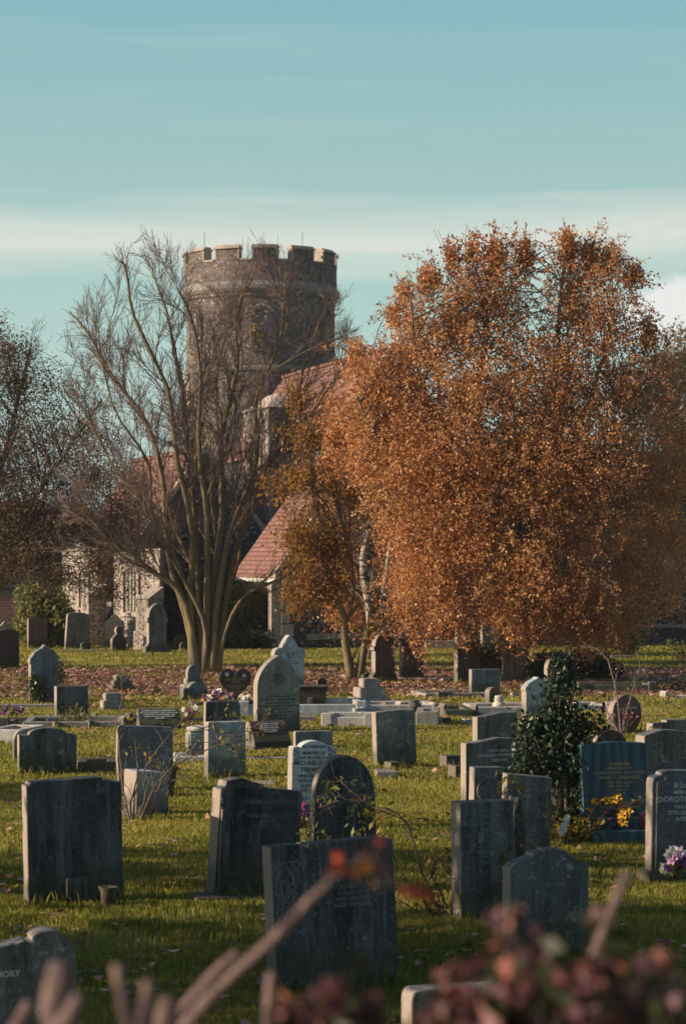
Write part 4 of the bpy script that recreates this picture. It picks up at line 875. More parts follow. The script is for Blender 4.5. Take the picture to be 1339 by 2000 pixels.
# belfry openings on the drum
for ang, z0, z1, wd in ((4, 8.75, 10.05, .62), (-58, 8.75, 10.05, .62), (66, 8.75, 10.05, .62), (20, 6.1, 7.4, .5)):
    r = empty('belfry_window', (0, 0, 0), (0, 0, R(ang))); r.parent = tw
    pr = [(-wd/2, z0), (-wd/2, z1-.3), (-wd*.3, z1-.1), (0, z1), (wd*.3, z1-.1), (wd/2, z1-.3), (wd/2, z0)]
    m_ = MB(); m_.prism([(x*1.35, z0-.1 if z == z0 else z+.1) for x, z in pr], -2.44, -2.2); m_.build('surround', M['flint'], r, .01)
    m_ = MB(); m_.prism(pr, -2.452, -2.3); m_.build('louvres', M['flintdark'], r)
# wall stones / quoins on the lower left of the tower
q = MB()
for i in range(24):
    a0 = -78 if i % 2 else -74; ringwall(2.38, 2.455, 2.0+i*.25, 2.235+i*.25, a0-10, a0+8, 4, q)
q.build('quoins', M['ashlar'], tw)

# house at far left
hs = empty('brick_house', ((-120-669.5)/F*66, 66, 0), (0, 0, R(5)), 'brick and black weatherboarded house behind the laurel bush at far left', 'house')
def hx(px): return (px+120)/F*66
MB().box(0, hx(132), 0, 5, -.1, 1.15).build('wall', M['brick'], hs)
wb = MB()
for i in range(11): wb.add([(0, -.03, 1.152+i*.18), (hx(132), -.03, 1.152+i*.18), (hx(132), -.005, 1.33+i*.18), (0, -.005, 1.33+i*.18), (0, 4.9, 1.152+i*.18), (hx(132), 4.9, 1.152+i*.18), (hx(132), 4.9, 1.33+i*.18), (0, 4.9, 1.33+i*.18)], [(0, 1, 2, 3), (4, 7, 6, 5), (1, 5, 6, 2), (0, 3, 7, 4), (2, 6, 7, 3), (0, 4, 5, 1)])
wb.build('weatherboarding', M['board'], hs)
for px in (90, 165, 215):
    x0, x1 = hx(px-120), hx(px-120+50); r = empty('window', (0, 0, 0)); r.parent = hs
    MB().box(x0, x1, -.05, -.034, 2.35, 3.05).build('pane', M['glass'], r)
    f_ = MB()
    for a_ in ((x0-.05, x0-.002), (x1+.002, x1+.05), ((x0+x1)/2-.02, (x0+x1)/2+.02)): f_.box(a_[0], a_[1], -.09, -.035 if a_[0] < x0 or a_[0] > x1 else -.053, 2.30, 3.1)
    f_.box(x0, x1, -.09, -.053, 2.30, 2.35); f_.box(x0, x1, -.09, -.053, 3.05, 3.1); f_.build('frame', M['whitepaint'], r)
rf = MB(); rf.prism([(-.3, 3.1), (1.8, 3.75), (4.2, 3.75), (5.3, 3.1)], -.1, hx(140), Matrix.Rotation(R(90), 4, 'Z')@Matrix.Diagonal((1, -1, 1, 1))); rf.build('roof', M['tiledark'], hs)

# small broken stones and low markers between the graves
for i, (x0, x1, top, base, mat, lab) in enumerate([(118, 146, 1412, 1424, 'conc', 'broken pale chunk on the grassy kerbed grave at left'), (60, 82, 1413, 1425, 'grey', 'tilted grey chunk beside the rough block, far left kerb'),
    (5, 30, 1404, 1420, 'greydark', 'dark lump in front of the mauve flowers at the left edge'), (262, 285, 1394, 1404, 'conc', 'pale fragment right of the second pointed post'), (366, 398, 1372, 1381, 'greydark', 'flat dark fragment right of the low scrolled stone'),
    (652, 676, 1374, 1384, 'conc', 'small pale fragment between trough and stepped pedestal'), (688, 712, 1379, 1400, 'kerbblue', 'square bluish end block of the long white-blue kerb'), (663, 690, 1392, 1401, 'greydark', 'dark chip lying on the long white-blue kerb'),
    (690, 716, 1432, 1438, 'conc', 'flat stone half sunk in the sunny grass left of the streaked slab'), (826, 862, 1398, 1418, 'conc', 'sloping sunlit block just right of the streaked slab'), (858, 880, 1400, 1412, 'greydark', 'dark broken corner piece behind the sunlit sloping block'),
    (900, 924, 1402, 1416, 'conc', 'rough block left of the slanting-topped slab'), (850, 880, 1350, 1362, 'greydark', 'dark rounded lump among the leaves left of the grey-blue square headstone'), (996, 1012, 1352, 1362, 'conc', 'pale chip by the foot of the birch trunk'),
    (1075, 1100, 1372, 1384, 'brown', 'brown fragment behind the holly bush'), (1150, 1180, 1376, 1388, 'kerbblue', 'pale block left of the oval headstone'), (208, 232, 1410, 1422, 'conc', 'weathered sunlit fragment left of the tall pointed post'), (868, 884, 1382, 1392, 'conc', 'small pale lump on the dark kerb'),
    (150, 178, 1487, 1500, 'greydark', 'dark domed lump on the reddish planted kerb'), (1310, 1330, 1318, 1326, 'conc', 'small pale block in the leaf litter at far right')]):
    rr_ = random.Random(i); n_ = rr_.choice([5, 6, 7]); k_ = gY(base)/F; W_ = (x1-x0)*k_; h_ = (base-top)*k_
    pr_ = [(-.5, 0)]+[(-.5+(j+.3+.4*rr_.random())/n_, rr_.uniform(.7, 1.0)) for j in range(n_)]+[(.5, rr_.uniform(.4, .8)), (.5, 0)]
    o = MB().prism([(a_*W_, (b_*h_ if b_ > 0 else -.04)) for a_, b_ in pr_], -W_*.35, W_*.35).build('stone_fragment', M[mat], None, .012, 2); o.location = ((x0+x1)/2-669.5)*k_, gY(base)+W_*.3, 0; o.rotation_euler = (R(rr_.uniform(-6, 6)), 0, R(rr_.uniform(5, 35))); tag(o, lab, 'stone', 'broken stones between the graves')

# ------------------------------------------------------------------ trees and plants
def cat(P, n=10):
    P = np.array([tuple(p) for p in P], float)
    if len(P) == 2: t_ = np.linspace(0, 1, n)[:, None]; return P[0]*(1-t_)+P[1]*t_
    Q = np.vstack([2*P[0]-P[1], P, 2*P[-1]-P[-2]]); out = []
    for s_ in np.linspace(0, len(P)-1-1e-6, n):
        i = int(s_); t_ = s_-i; p0, p1, p2, p3 = Q[i:i+4]
        out.append(.5*((2*p1)+(-p0+p2)*t_+(2*p0-5*p1+4*p2-p3)*t_**2+(-p0+3*p1-3*p2+p3)*t_**3))
    return np.array(out)
def interp(P, t_):
    s_ = t_*(len(P)-1); i = min(int(s_), len(P)-2); f_ = s_-i; return P[i]*(1-f_)+P[i+1]*f_, P[i+1]-P[i]
def grow(mb, paths, levels, up=.35, tips=None, env=None):
    """paths: (P, r0, r1). levels: list of (count, len_lo, len_hi, angle_deg, radius ratio, sides, pts, tmin)"""
    cur = paths
    for li, (cnt, l0, l1, ang, rr_, sides, npt, tmin) in enumerate(levels):
        nxt = []
        for P, r0, r1 in cur:
            plen = np.linalg.norm(np.diff(P, axis=0), axis=1).sum()
            c_ = cnt*rng.uniform(.7, 1.3); c_ = int(c_)+(rng.random() < c_-int(c_))
            for j in range(c_):
                t_ = tmin+(1-tmin)*(j+rng.random())/max(c_, 1); p, d = interp(P, min(t_, .999)); d = d/(np.linalg.norm(d)+1e-9)
                rad = (r0+(r1-r0)*t_)*rr_; ax = rng.normal(size=3); ax -= ax.dot(d)*d; ax /= np.linalg.norm(ax)+1e-9
                a = R(ang*rng.uniform(.6, 1.3)); dd = d*math.cos(a)+ax*math.sin(a)
                L_ = rng.uniform(l0, l1)*(1-.45*t_)
                if env is not None:
                    q_ = p+d*.0+np.array([0, 0, L_*.6])+dd*L_*.5; e_ = env(q_)
                    if e_ > 1.04 and rng.random() < .75: continue
                    if e_ > .97: L_ *= max(.3, 1-2.2*(e_-.97))
                Q = [p]; seg = L_/(npt-1); w_ = rng.normal(size=3)*.10
                for s_ in range(npt-1):
                    dd = dd+np.array([0, 0, up*.35])+w_+rng.normal(size=3)*.08; dd /= np.linalg.norm(dd); Q.append(Q[-1]+dd*seg)
                Q = np.array(Q); rad = max(rad, .0040); re = max(rad*.4, .0028)
                v, f = tube_np(Q, np.linspace(rad, re, npt), sides); mb.add(v.tolist(), f)
                nxt.append((Q, rad, re))
                if tips is not None and li >= len(levels)-2: tips.append(Q)
        cur = nxt
    return cur
def stem_build(name, P, r0, r1, mat, parent, n=14, sides=10, flare=0):
    P = cat(P, n); P = P+rng.normal(size=P.shape)*r0*.10*np.array([1, 1, 0]); rad = np.linspace(r0, r1, n)
    if flare: rad[0] *= 1+flare; rad[1] *= 1+flare*.3
    mb = MB(); mb.tube(P, rad, sides); mb.build(name, mat, parent, smooth=True); return (P, r0, r1)
# bare multi-stemmed tree
bt = empty('bare_tree', gp(402, 1316), (0, 0, 0), 'leafless many-stemmed tree with mossy bark before the round tower', 'tree')
YT = gY(1316)
B0 = gp(402, 1316)
def bp(lst, dy):     # list of (px,py); dy = lateral depth reached at the end; local to tree base
    n = len(lst); return [pt(x, y, YT+dy*(i/(n-1))**1.2)-B0 for i, (x, y) in enumerate(lst)]
specs = [([(398, 1318), (372, 1210), (345, 1150), (300, 1118), (262, 1080), (215, 1062), (180, 1010)], -.5, .09, .02),
 ([(392, 1318), (366, 1210), (336, 1080), (322, 950), (285, 830), (215, 730), (175, 650), (140, 610)], .6, .10, .016),
 ([(396, 1318), (374, 1200), (372, 1040), (340, 900), (322, 760), (272, 620), (250, 530), (236, 510)], -.4, .10, .014),
 ([(402, 1318), (386, 1190), (388, 1030), (366, 880), (352, 720), (322, 600), (296, 520)], .9, .10, .014),
 ([(404, 1318), (398, 1180), (404, 1020), (390, 860), (396, 730), (372, 620), (352, 560)], -.9, .095, .013),
 ([(408, 1318), (408, 1180), (434, 1000), (430, 860), (462, 720), (468, 620), (490, 525)], .4, .095, .013),
 ([(412, 1318), (426, 1180), (444, 1040), (492, 900), (500, 780), (540, 660), (555, 530)], -.7, .095, .013),
 ([(416, 1318), (440, 1190), (462, 1060), (520, 930), (566, 800), (600, 700), (640, 600)], .5, .09, .012),
 ([(418, 1318), (436, 1235), (480, 1165), (550, 1125), (600, 1080), (640, 1085)], -.6, .055, .012),
 ([(412, 1318), (410, 1200), (378, 1110), (330, 1020), (245, 950), (180, 850), (130, 740)], 1.2, .075, .012),
 ([(410, 1318), (400, 1220), (420, 1080), (412, 960), (440, 860), (420, 760), (436, 640)], 1.3, .07, .012),
 ([(414, 1318), (432, 1200), (470, 1090), (480, 960), (540, 880), (610, 800), (680, 690)], 1.1, .06, .010),
 ([(404, 1318), (390, 1220), (350, 1120), (300, 1010), (280, 900), (230, 810), (200, 700)], -1.1, .065, .011)]
pth = []
for l_, dy, r0, r1 in specs:
    l_ = [(402+(l_[0][0]-405)*1.9, l_[0][1])]+[(x+rng.normal()*4, y) for x, y in l_[1:]]
    pth.append(stem_build('stem', bp(l_, dy), r0*.80, r1, M['bark'], bt, 22, 10, .2))
envf = lambda q: (abs((q[0]-.1)/2.85)**3+(max(0, q[2]-4.6)/3.75)**3)**(1/3.)
br = MB(); l1 = grow(br, pth, [(12, 1.1, 2.9, 23, .40, 6, 8, .30)], .26, None, envf); br.build('branches', M['bark'], bt)
tw_ = MB(); l2 = grow(tw_, l1, [(11, .45, 1.3, 27, .5, 4, 5, .10), (8, .18, .55, 28, .7, 3, 4, .1)], .2, None, envf)
grow(tw_, pth, [(34, .3, 1.1, 34, .16, 3, 5, .38), (7, .12, .45, 30, .7, 3, 3, .1)], .2, None, envf)
tag(tw_.build('twigs', M['twig'], bt), kind='stuff')
lfP = np.array([tuple(pt(x+rng.normal()*6, y+rng.normal()*10, YT)-B0) for x, y in ((495, 645), (505, 650), (500, 660)) for _ in range(8)]); np_mesh('last_leaves', leaf_verts(lfP, .09, .6), 4, M['lf_orange'], bt, rng.uniform(.4, 1, len(lfP)))

def crown_leaves(lobes, base, ncl, per, size, strand, jit, shell=.5, holes=.0, droop=.6, seed=0, aspect=.7, yscale=.85):
    """lobes: (px,py,Y,rx,ry[,weight]) -> leaf quads relative to base"""
    wts = np.array([(l[3]*l[4])*(l[5] if len(l) > 5 else 1) for l in lobes], float); wts /= wts.sum(); idx = rng.choice(len(lobes), ncl, p=wts); out = []
    for i in idx:
        px, py, Y, rx, ry = lobes[i][:5]; d = rng.normal(size=3); d /= np.linalg.norm(d); r = rng.random()**shell
        c = pt(px, py, Y); k = Y/F; ry_d = (rx+ry)/2*yscale
        p = np.array([c.x+d[0]*r*rx*k, c.y+d[1]*r*ry_d*k, c.z+d[2]*r*ry*k])
        nz_ = mnoise.noise(Vector(p*1.6)+Vector((seed, seed, 0)))+.5*mnoise.noise(Vector(p*4.1))
        if nz_ < holes-.55: continue
        if nz_ < holes-.2 and rng.random() < .6: continue
        out.append(p)
    C_ = np.array(out); n = len(C_); t_ = rng.random((n, per)); L_ = strand*rng.uniform(.4, 1.3, n)[:, None]
    sway = rng.normal(size=(n, 1, 2))*.18
    P = np.repeat(C_[:, None, :], per, 1)+rng.normal(size=(n, per, 3))*jit
    P[:, :, 2] -= t_*L_; P[:, :, :2] += sway*(t_*L_)[:, :, None]
    P = P.reshape(-1, 3); P = P[P[:, 2] > .05]
    cl = np.array([mnoise.noise(Vector(p*.9)) for p in C_]); rn = np.repeat(cl, per)[:len(P)]*.25+rng.beta(2, 2, len(P))
    return leaf_verts(P-np.array(base), size*(.6+.8*rng.random(len(P))), droop, aspect), np.clip(rn, 0, 1), C_
def twigs_to(mb, path, pts, base, r=.012, n=60, sag=.2):
    """branches from a limb to foliage clusters"""
    sel = pts[rng.choice(len(pts), min(n, len(pts)), replace=False)]
    P = path[0]
    for c in sel:
        c = c-np.array(base); j = int(np.argmin(np.linalg.norm(P-c, axis=1))); j = max(1, j-int(rng.integers(1, 4))); a = P[j]; m_ = (a+c)/2+np.array([0, 0, .25+sag*rng.random()]); Q = cat([a, m_, c], 7)
        v, f = tube_np(Q, np.linspace(r, .004, 7), 4); mb.add(v.tolist(), f)
# big russet birch
YB = gY(1332); BB = gp(990, 1332)
bi = empty('birch_tree', BB, (0, 0, 0), 'huge weeping birch covered in russet leaves, right of the church', 'tree')
def bq(lst, dy=0, Y=YB, B=BB): n = len(lst); return [pt(x, y, Y+dy*(i/(n-1)))-B for i, (x, y) in enumerate(lst)]
bl = []
for nm, l_, dy, r0, r1, m_ in (('trunk', [(992, 1336), (1000, 1290), (985, 1230), (975, 1120), (955, 1000), (935, 900)], .1, .17, .10, 'birchdark'),
    ('trunk', [(1003, 1336), (1018, 1280), (1035, 1200), (1060, 1080), (1085, 950)], -.4, .12, .08, 'birchdark'),
    ('limb', [(935, 900), (930, 780), (950, 640), (965, 470)], .3, .09, .02, 'birchbark'), ('limb', [(1085, 950), (1095, 800), (1090, 640), (1110, 440)], .5, .08, .02, 'birchbark'),
    ('limb', [(955, 1000), (880, 880), (820, 740), (800, 580)], -.8, .07, .015, 'birchdark'), ('limb', [(1070, 1030), (1130, 940), (1200, 850), (1290, 760)], -.6, .07, .015, 'birchdark'),
    ('limb', [(960, 1040), (840, 980), (740, 860), (690, 760)], -1, .06, .012, 'birchdark'), ('limb', [(1085, 950), (1150, 780), (1210, 600)], .8, .06, .015, 'birchdark'), ('limb', [(1060, 1080), (1160, 1020), (1260, 1000)], -1, .05, .012, 'birchdark')):
    dd0 = bq(l_, dy); 
    bl.append(stem_build(nm, dd0, r0, r1, M[m_], bi, 12, 8))
lob = [(880, 615, YB, 88, 105), (805, 640, YB-.2, 42, 75), (950, 575, YB+.3, 76, 108), (1000, 545, YB+.3, 36, 80, .7), (1115, 560, YB+.3, 56, 98), (1180, 600, YB, 72, 100), (1150, 530, YB, 45, 55, .7), (1050, 680, YB, 70, 80, .7),
       (900, 760, YB-.6, 150, 140), (1080, 760, YB-.3, 150, 150), (1210, 740, YB, 90, 130), (750, 740, YB-.5, 85, 90), (720, 830, YB-.4, 85, 110), (820, 900, YB-1, 140, 150), (980, 920, YB-1.3, 150, 160), (1130, 930, YB-.9, 150, 170), (1260, 930, YB, 90, 190, .8),
       (800, 1050, YB-.4, 72, 130), (880, 1090, YB-1, 120, 130), (1010, 1090, YB-1.3, 130, 140), (1130, 1120, YB-1, 130, 120), (1240, 1110, YB, 90, 110, .8), (815, 1190, YB-.2, 60, 80, .8), (900, 1190, YB-.4, 60, 55, .7), (1040, 1190, YB-.9, 90, 70), (1160, 1210, YB-.6, 90, 60, .9), (1310, 1050, YB+.6, 60, 150, .7), (1320, 860, YB+.8, 55, 110, .6), (1290, 740, YB+.8, 45, 70, .5)]
V_, r_, C_ = crown_leaves(lob, BB, 20500, 13, .049, .36, .055, .62, .17, .7, 3)
# drooping spires at the top
sp_l = [(965, 486, YB, 20, 45), (1025, 488, YB, 16, 40), (1110, 470, YB, 18, 42), (1150, 485, YB, 14, 34), (1190, 500, YB, 22, 30), (1235, 525, YB, 24, 22), (880, 490, YB, 20, 35), (925, 480, YB, 18, 38), (835, 535, YB, 22, 34), (790, 560, YB, 20, 28), (1262, 640, YB, 18, 50), (655, 850, YB, 25, 70), (700, 680, YB, 22, 30), (770, 600, YB, 15, 30)]
V2, r2, C2 = crown_leaves(sp_l, BB, 900, 13, .058, .28, .05, .6, -.1, .6, 5)
# feathery sprays that leave the crown outwards and droop at the tip
sprayP = []; sprm = MB()
for i in range(1500):
    l_ = lob[int(rng.integers(len(lob)))]; d = rng.normal(size=3); d[2] = d[2]*.8+.25; d /= np.linalg.norm(d); c = pt(l_[0], l_[1], l_[2]); k = l_[2]/F
    p = np.array([c.x+d[0]*l_[3]*k*.88, c.y+d[1]*(l_[3]+l_[4])/2*k*.75, c.z+d[2]*l_[4]*k*.88])
    if p[2] < .9: continue
    L_ = rng.uniform(.25, .75); Q = [p-np.array(BB)]; dd = d*.7+np.array([0, 0, .55])+rng.normal(size=3)*.25
    for s_ in range(6): dd = dd/np.linalg.norm(dd)+np.array([0, 0, -.26]); Q.append(Q[-1]+dd/np.linalg.norm(dd)*L_/6)
    Q = np.array(Q); v, f = tube_np(Q, np.linspace(.006, .003, 7), 3); sprm.add(v.tolist(), f)
    m_ = int(L_*46); tt = rng.random(m_)*.95+.05; sprayP.append(np.array([interp(Q, t_*.999)[0] for t_ in tt])+rng.normal(size=(m_, 3))*.028)
sprayP = np.concatenate(sprayP); V3 = leaf_verts(sprayP, .048*(.6+.8*rng.random(len(sprayP))), .6, .7)
np_mesh('crown', np.concatenate([V_, V2, V3]), 4, M['lf_birch'], bi, np.concatenate([r_, r2, np.clip(rng.beta(2.2, 2, len(sprayP)), 0, 1)]))
mb = MB(); mb.v = sprm.v; mb.f = sprm.f
for p_ in bl[2:]: twigs_to(mb, p_, np.concatenate([C_, C2]), BB, .014, 70)
for l_ in sp_l[:10]:
    for q_ in range(5):
        a = pt(l_[0]+rng.normal()*6, l_[1]+l_[4]*1.6, YB)-BB; b_ = pt(l_[0]+rng.normal()*14, l_[1]-l_[4]*rng.uniform(.7, 1.25), YB)-BB; mb.tube(cat([a, (a+b_)/2+Vector((rng.normal()*.05, 0, 0)), b_], 5), np.linspace(.009, .003, 5), 3)
tag(mb.build('branches', M['birchdark'], bi), kind='stuff')
# second birch, white trunk, behind
YC = 52.; CB = Vector(((722-669.5)/F*YC, YC, 0))
b2 = empty('birch_tree', CB, (0, 0, 0), 'smaller birch with flaking white trunk between the porch and the huge birch', 'tree')
cb = lambda l_, dy=0: bq(l_, dy, YC, CB)
q1 = stem_build('trunk', cb([(720, 1290), (724, 1200), (708, 1110), (724, 1000), (735, 860)]), .11, .07, M['birchbark'], b2, 12, 10, .3)
q2 = stem_build('trunk', cb([(745, 1290), (745, 1200), (760, 1080), (790, 940)]), .09, .05, M['birchbark'], b2, 12, 8)
V_, r_, C_ = crown_leaves([(735, 870, YC, 90, 100), (810, 960, YC, 80, 110), (680, 920, YC, 75, 80, .8), (660, 1030, YC+1.4, 55, 70, .5), (650, 1110, YC+1.5, 60, 80, .6), (785, 1090, YC+1.5, 60, 100), (660, 800, YC, 60, 70, .6), (690, 1180, YC+1.5, 60, 50, .4)], CB, 3600, 13, .066, .5, .06, .5, .05, .7, 9)
np_mesh('crown', V_, 4, M['lf_birch'], b2, r_)
mb = MB(); twigs_to(mb, q1, C_, CB, .016, 60); twigs_to(mb, q2, C_, CB, .014, 40); tag(mb.build('branches', M['birchdark'], b2), kind='stuff')
# small forked cherry
YD = gY(1328); DB = gp(693, 1328)
ch = empty('cherry_tree', DB, (0, 0, 0), 'small forked tree with sparse orange and olive leaves in front of the porch', 'tree')
db = lambda l_, dy=0: bq(l_, dy, YD, DB)
q1 = stem_build('trunk', db([(690, 1330), (676, 1275), (672, 1215), (655, 1160), (630, 1090), (615, 1000)]), .085, .035, M['bark'], ch, 12, 8, .3)
q2 = stem_build('trunk', db([(700, 1330), (712, 1260), (728, 1200), (745, 1120)]), .085, .04, M['bark'], ch, 10, 8, .3)
q3 = stem_build('limb', db([(615, 1000), (605, 900), (590, 800), (570, 720)]), .03, .008, M['bark'], ch, 10, 6)
q4 = stem_build('limb', db([(674, 1225), (690, 1170), (688, 1100), (660, 980)]), .03, .01, M['bark'], ch, 10, 6)
V_, r_, C_ = crown_leaves([(580, 770, YD, 32, 40, .7), (610, 850, YD, 72, 45, .6), (600, 940, YD, 95, 55), (585, 1040, YD-.2, 60, 60, .8), (640, 1060, YD, 80, 80, .8), (610, 1140, YD, 70, 55), (655, 1150, YD, 45, 50, .6), (575, 1180, YD, 40, 25, .6), (735, 1230, YD, 30, 50, .5), (700, 960, YD, 60, 60, .8)], DB, 2000, 9, .068, .16, .09, .75, .12, .7, 14, .45)
np_mesh('crown', V_, 4, M['lf_orange'], ch, r_)
mb = MB()
for q_ in (q1, q3, q4): twigs_to(mb, q_, C_, DB, .010, 45)
tag(mb.build('branches', M['twig'], ch), kind='stuff')
# left leafy tree
YE = 48.; EB = Vector(((-95-669.5)/F*YE, YE, 0))
lt = empty('hornbeam_tree', EB, (0, 0, 0), 'dense small-leaved brown tree leaning in from the left edge', 'tree')
eb = lambda l_, dy=0: bq(l_, dy, YE, EB)
q1 = stem_build('trunk', eb([(-95, 1305), (-80, 1240), (-50, 1190), (-10, 1150)]), .2, .12, M['bark'], lt, 10, 10, .3)
q2 = stem_build('limb', eb([(-10, 1150), (60, 1095), (140, 1045), (250, 1000)]), .07, .02, M['bark'], lt, 12, 8)
q3 = stem_build('limb', eb([(-50, 1190), (-20, 1000), (20, 850), (60, 680)], .5), .09, .02, M['bark'], lt, 12, 8)
q4 = stem_build('limb', eb([(-10, 1150), (60, 990), (130, 880), (200, 780)], -.5), .07, .02, M['bark'], lt, 12, 8)
q5 = stem_build('limb', eb([(-60, 1200), (-90, 1000), (-80, 800), (-60, 640)]), .09, .02, M['bark'], lt, 12, 8)
lobE = [(-90, 720, YE, 130, 120, .8), (30, 740, YE, 75, 100, .62), (-60, 900, YE, 150, 130, .8), (80, 870, YE, 100, 120, .6), (170, 830, YE, 70, 85, .5), (190, 930, YE, 95, 95, .95), (40, 1000, YE, 140, 90, .9), (150, 1030, YE, 110, 75, 1), (250, 1010, YE, 75, 80, 1), (60, 1080, YE-.3, 100, 45, .8), (190, 1110, YE-.3, 75, 55, .9), (-80, 1060, YE, 120, 80), (215, 1150, YE-.3, 45, 30, .8), (110, 1120, YE-.3, 80, 40, .9), (270, 1060, YE-.2, 45, 60, .8), (250, 1130, YE-.3, 45, 40, .7), (20, 680, YE, 60, 50, .5), (90, 760, YE, 60, 60, .5), (-10, 640, YE, 40, 40, .5), (265, 960, YE, 30, 60, .5)]
V_, r_, C_ = crown_leaves(lobE, EB, 12500, 9, .042, .10, .10, .75, .06, .1, 21)
np_mesh('crown', V_, 4, M['lf_brown'], lt, r_)
mb = MB()
for q_ in (q2, q3, q4, q5): twigs_to(mb, q_, C_, EB, .008, 110, .05)
grow(mb, [q2, q3, q4, q5], [(14, .6, 1.8, 40, .5, 5, 6, .2), (8, .3, .9, 36, .5, 3, 5, .2), (4, .15, .4, 36, .7, 3, 3, .2)], .2)
tag(mb.build('branches', M['twig'], lt), kind='stuff')
# dark tree behind the birch on the right
YG = 72.; GB = Vector(((1330-669.5)/F*YG, YG, 0))
rt = empty('tree', GB, (0, 0, 0), 'thin greenish tree at the right edge, behind the huge birch', 'tree')
q1 = stem_build('trunk', bq([(1330, 1230), (1325, 1000), (1320, 850), (1310, 700)], 0, YG, GB), .2, .05, M['bark'], rt, 10, 8)
V_, r_, C_ = crown_leaves([(1300, 720, YG, 60, 75, .6), (1345, 700, YG, 60, 75, .6), (1290, 810, YG, 80, 70, .6), (1350, 840, YG, 80, 80, .6), (1220, 850, YG, 60, 50, .4)], GB, 2100, 8, .085, .12, .13, .65, .1, .2, 31)
np_mesh('crown', V_, 4, M['lf_brown'], rt, r_)
mb = MB(); twigs_to(mb, q1, C_, GB, .02, 90, .1); tag(mb.build('branches', M['twig'], rt), kind='stuff')
# shrubs
def shrub(name, px, py, lobes, n, per, size, mat, label, cat_='bush', strand=.05, jit=.07, droop=.1, stems=8, stem_mat='twig', holes=0, aspect=.6, Y=None, shell=.55):
    B = gp(px, py) if Y is None else Vector(((px-669.5)/F*Y, Y, 0)); Yb = B.y; root = empty(name, B, (0, 0, 0), label, cat_)
    V_, r_, C_ = crown_leaves([(l[0], l[1], Yb+(l[5] if len(l) > 5 else 0), l[2], l[3], l[4] if len(l) > 4 else 1) for l in lobes], B, n, per, size, strand, jit, shell, holes, droop, px*.1, aspect)
    np_mesh('foliage', V_, 4, M[mat], root, r_); mb = MB(); sel = C_[rng.choice(len(C_), min(stems, len(C_)), replace=False)]
    for c in sel:
        c = c-np.array(B); a = np.array([rng.normal()*.04, rng.normal()*.04, -.03]); Q = cat([a, a*.5+c*.5+np.array([0, 0, .1*c[2]]), c], 7); v, f = tube_np(Q, np.linspace(.014, .004, 7), 5); mb.add(v.tolist(), f)
    mb.build('branches', M[stem_mat], root); return root
shrub('laurel_bush', 85, 1262, [(70, 1180, 40, 50), (110, 1200, 35, 55), (60, 1230, 35, 35), (110, 1245, 35, 25), (75, 1150, 22, 28, .7), (130, 1225, 25, 40, .8)], 900, 9, .10, 'lf_olive', 'yellow-green laurel bush by the house at left', Y=58, stems=30)
shrub('ivy_bush', 480, 1262, [(475, 1200, 40, 70), (510, 1190, 35, 70), (455, 1240, 25, 30), (500, 1240, 35, 30)], 800, 9, .085, 'lf_olive', 'rambling ivy bush beside the white porch buttress', Y=58.4, stems=24, droop=.6)
shrub('ivy_bush', 470, 1262, [(465, 1252, 40, 16), (505, 1250, 35, 18)], 260, 9, .08, 'lf_ivy', 'dark low bush at the foot of the rambling ivy', Y=57.3)
shrub('holly_bush', 1092, 1642, [(1090, 1330, 30, 50, .9), (1090, 1400, 52, 60), (1050, 1420, 35, 35), (1130, 1430, 35, 40), (1080, 1480, 82, 56), (1135, 1495, 56, 46), (1045, 1480, 40, 40, .7), (1090, 1560, 66, 60), (1120, 1580, 45, 50), (1075, 1610, 40, 35, .8), (1020, 1440, 18, 20, .4), (1160, 1470, 22, 35, .5), (1092, 1285, 14, 26, .6), (1015, 1500, 22, 14, .5), (1175, 1400, 14, 30, .5), (1010, 1395, 16, 16, .4), (1170, 1540, 26, 14, .5)], 1250, 9, .046, 'lf_holly', 'tall dark green holly bush among the graves at right', 'holly bush', .04, .04, .1, 90, 'bark', .14, .6, shell=.9)
shrub('yew_bush', 1120, 1330, [(1080, 1300, 45, 30), (1140, 1295, 50, 35), (1180, 1310, 35, 25), (1050, 1310, 30, 25), (1110, 1320, 70, 18)], 1100, 10, .06, 'lf_holly', 'dark evergreen bushes under the skirt of the huge birch', stems=24, shell=.7)
shrub('shrub', 935, 1325, [(920, 1285, 30, 30, .8), (955, 1285, 35, 32, .8), (935, 1310, 40, 20, .8), (975, 1300, 20, 30, .5)], 330, 8, .075, 'lf_brown', 'brownish straggly shrub beside the dark round-arched headstone', stems=30)
shrub('shrub', 1218, 1282, [(1205, 1235, 28, 35, .8), (1235, 1240, 30, 32, .8), (1225, 1262, 30, 18, 1)], 420, 8, .07, 'lf_yellow', 'small yellowish shrub at the right beyond the birch', stems=30)
shrub('ivy', 78, 1374, [(72, 1345, 20, 26), (66, 1325, 8, 14, .6), (118, 1318, 5, 28, 1), (85, 1362, 16, 10)], 330, 8, .035, 'lf_ivy', 'dark ivy climbing the foot of the ogee-peaked grey headstone', 'ivy', .03, .025)
shrub('seedling', 1330, 1290, [(1320, 1265, 25, 12, .6), (1345, 1275, 30, 16, .8)], 120, 6, .06, 'lf_olive', 'straggling low shrub at the right edge of the far lawn', 'shrub', stems=16)
shrub('weeds', 1305, 1352, [(1300, 1345, 30, 8), (1330, 1340, 25, 10)], 80, 8, .05, 'lf_fg', 'dark reddish weeds in the leaf litter at far right', 'plant', stems=14)
shrub('weeds', 1110, 1650, [(1105, 1632, 30, 18), (1140, 1630, 22, 20), (1090, 1645, 25, 10)], 170, 7, .045, 'lf_yellow', 'yellowish leafy plant with white blossoms at the foot of the holly', 'plant', stems=14, jit=.05)
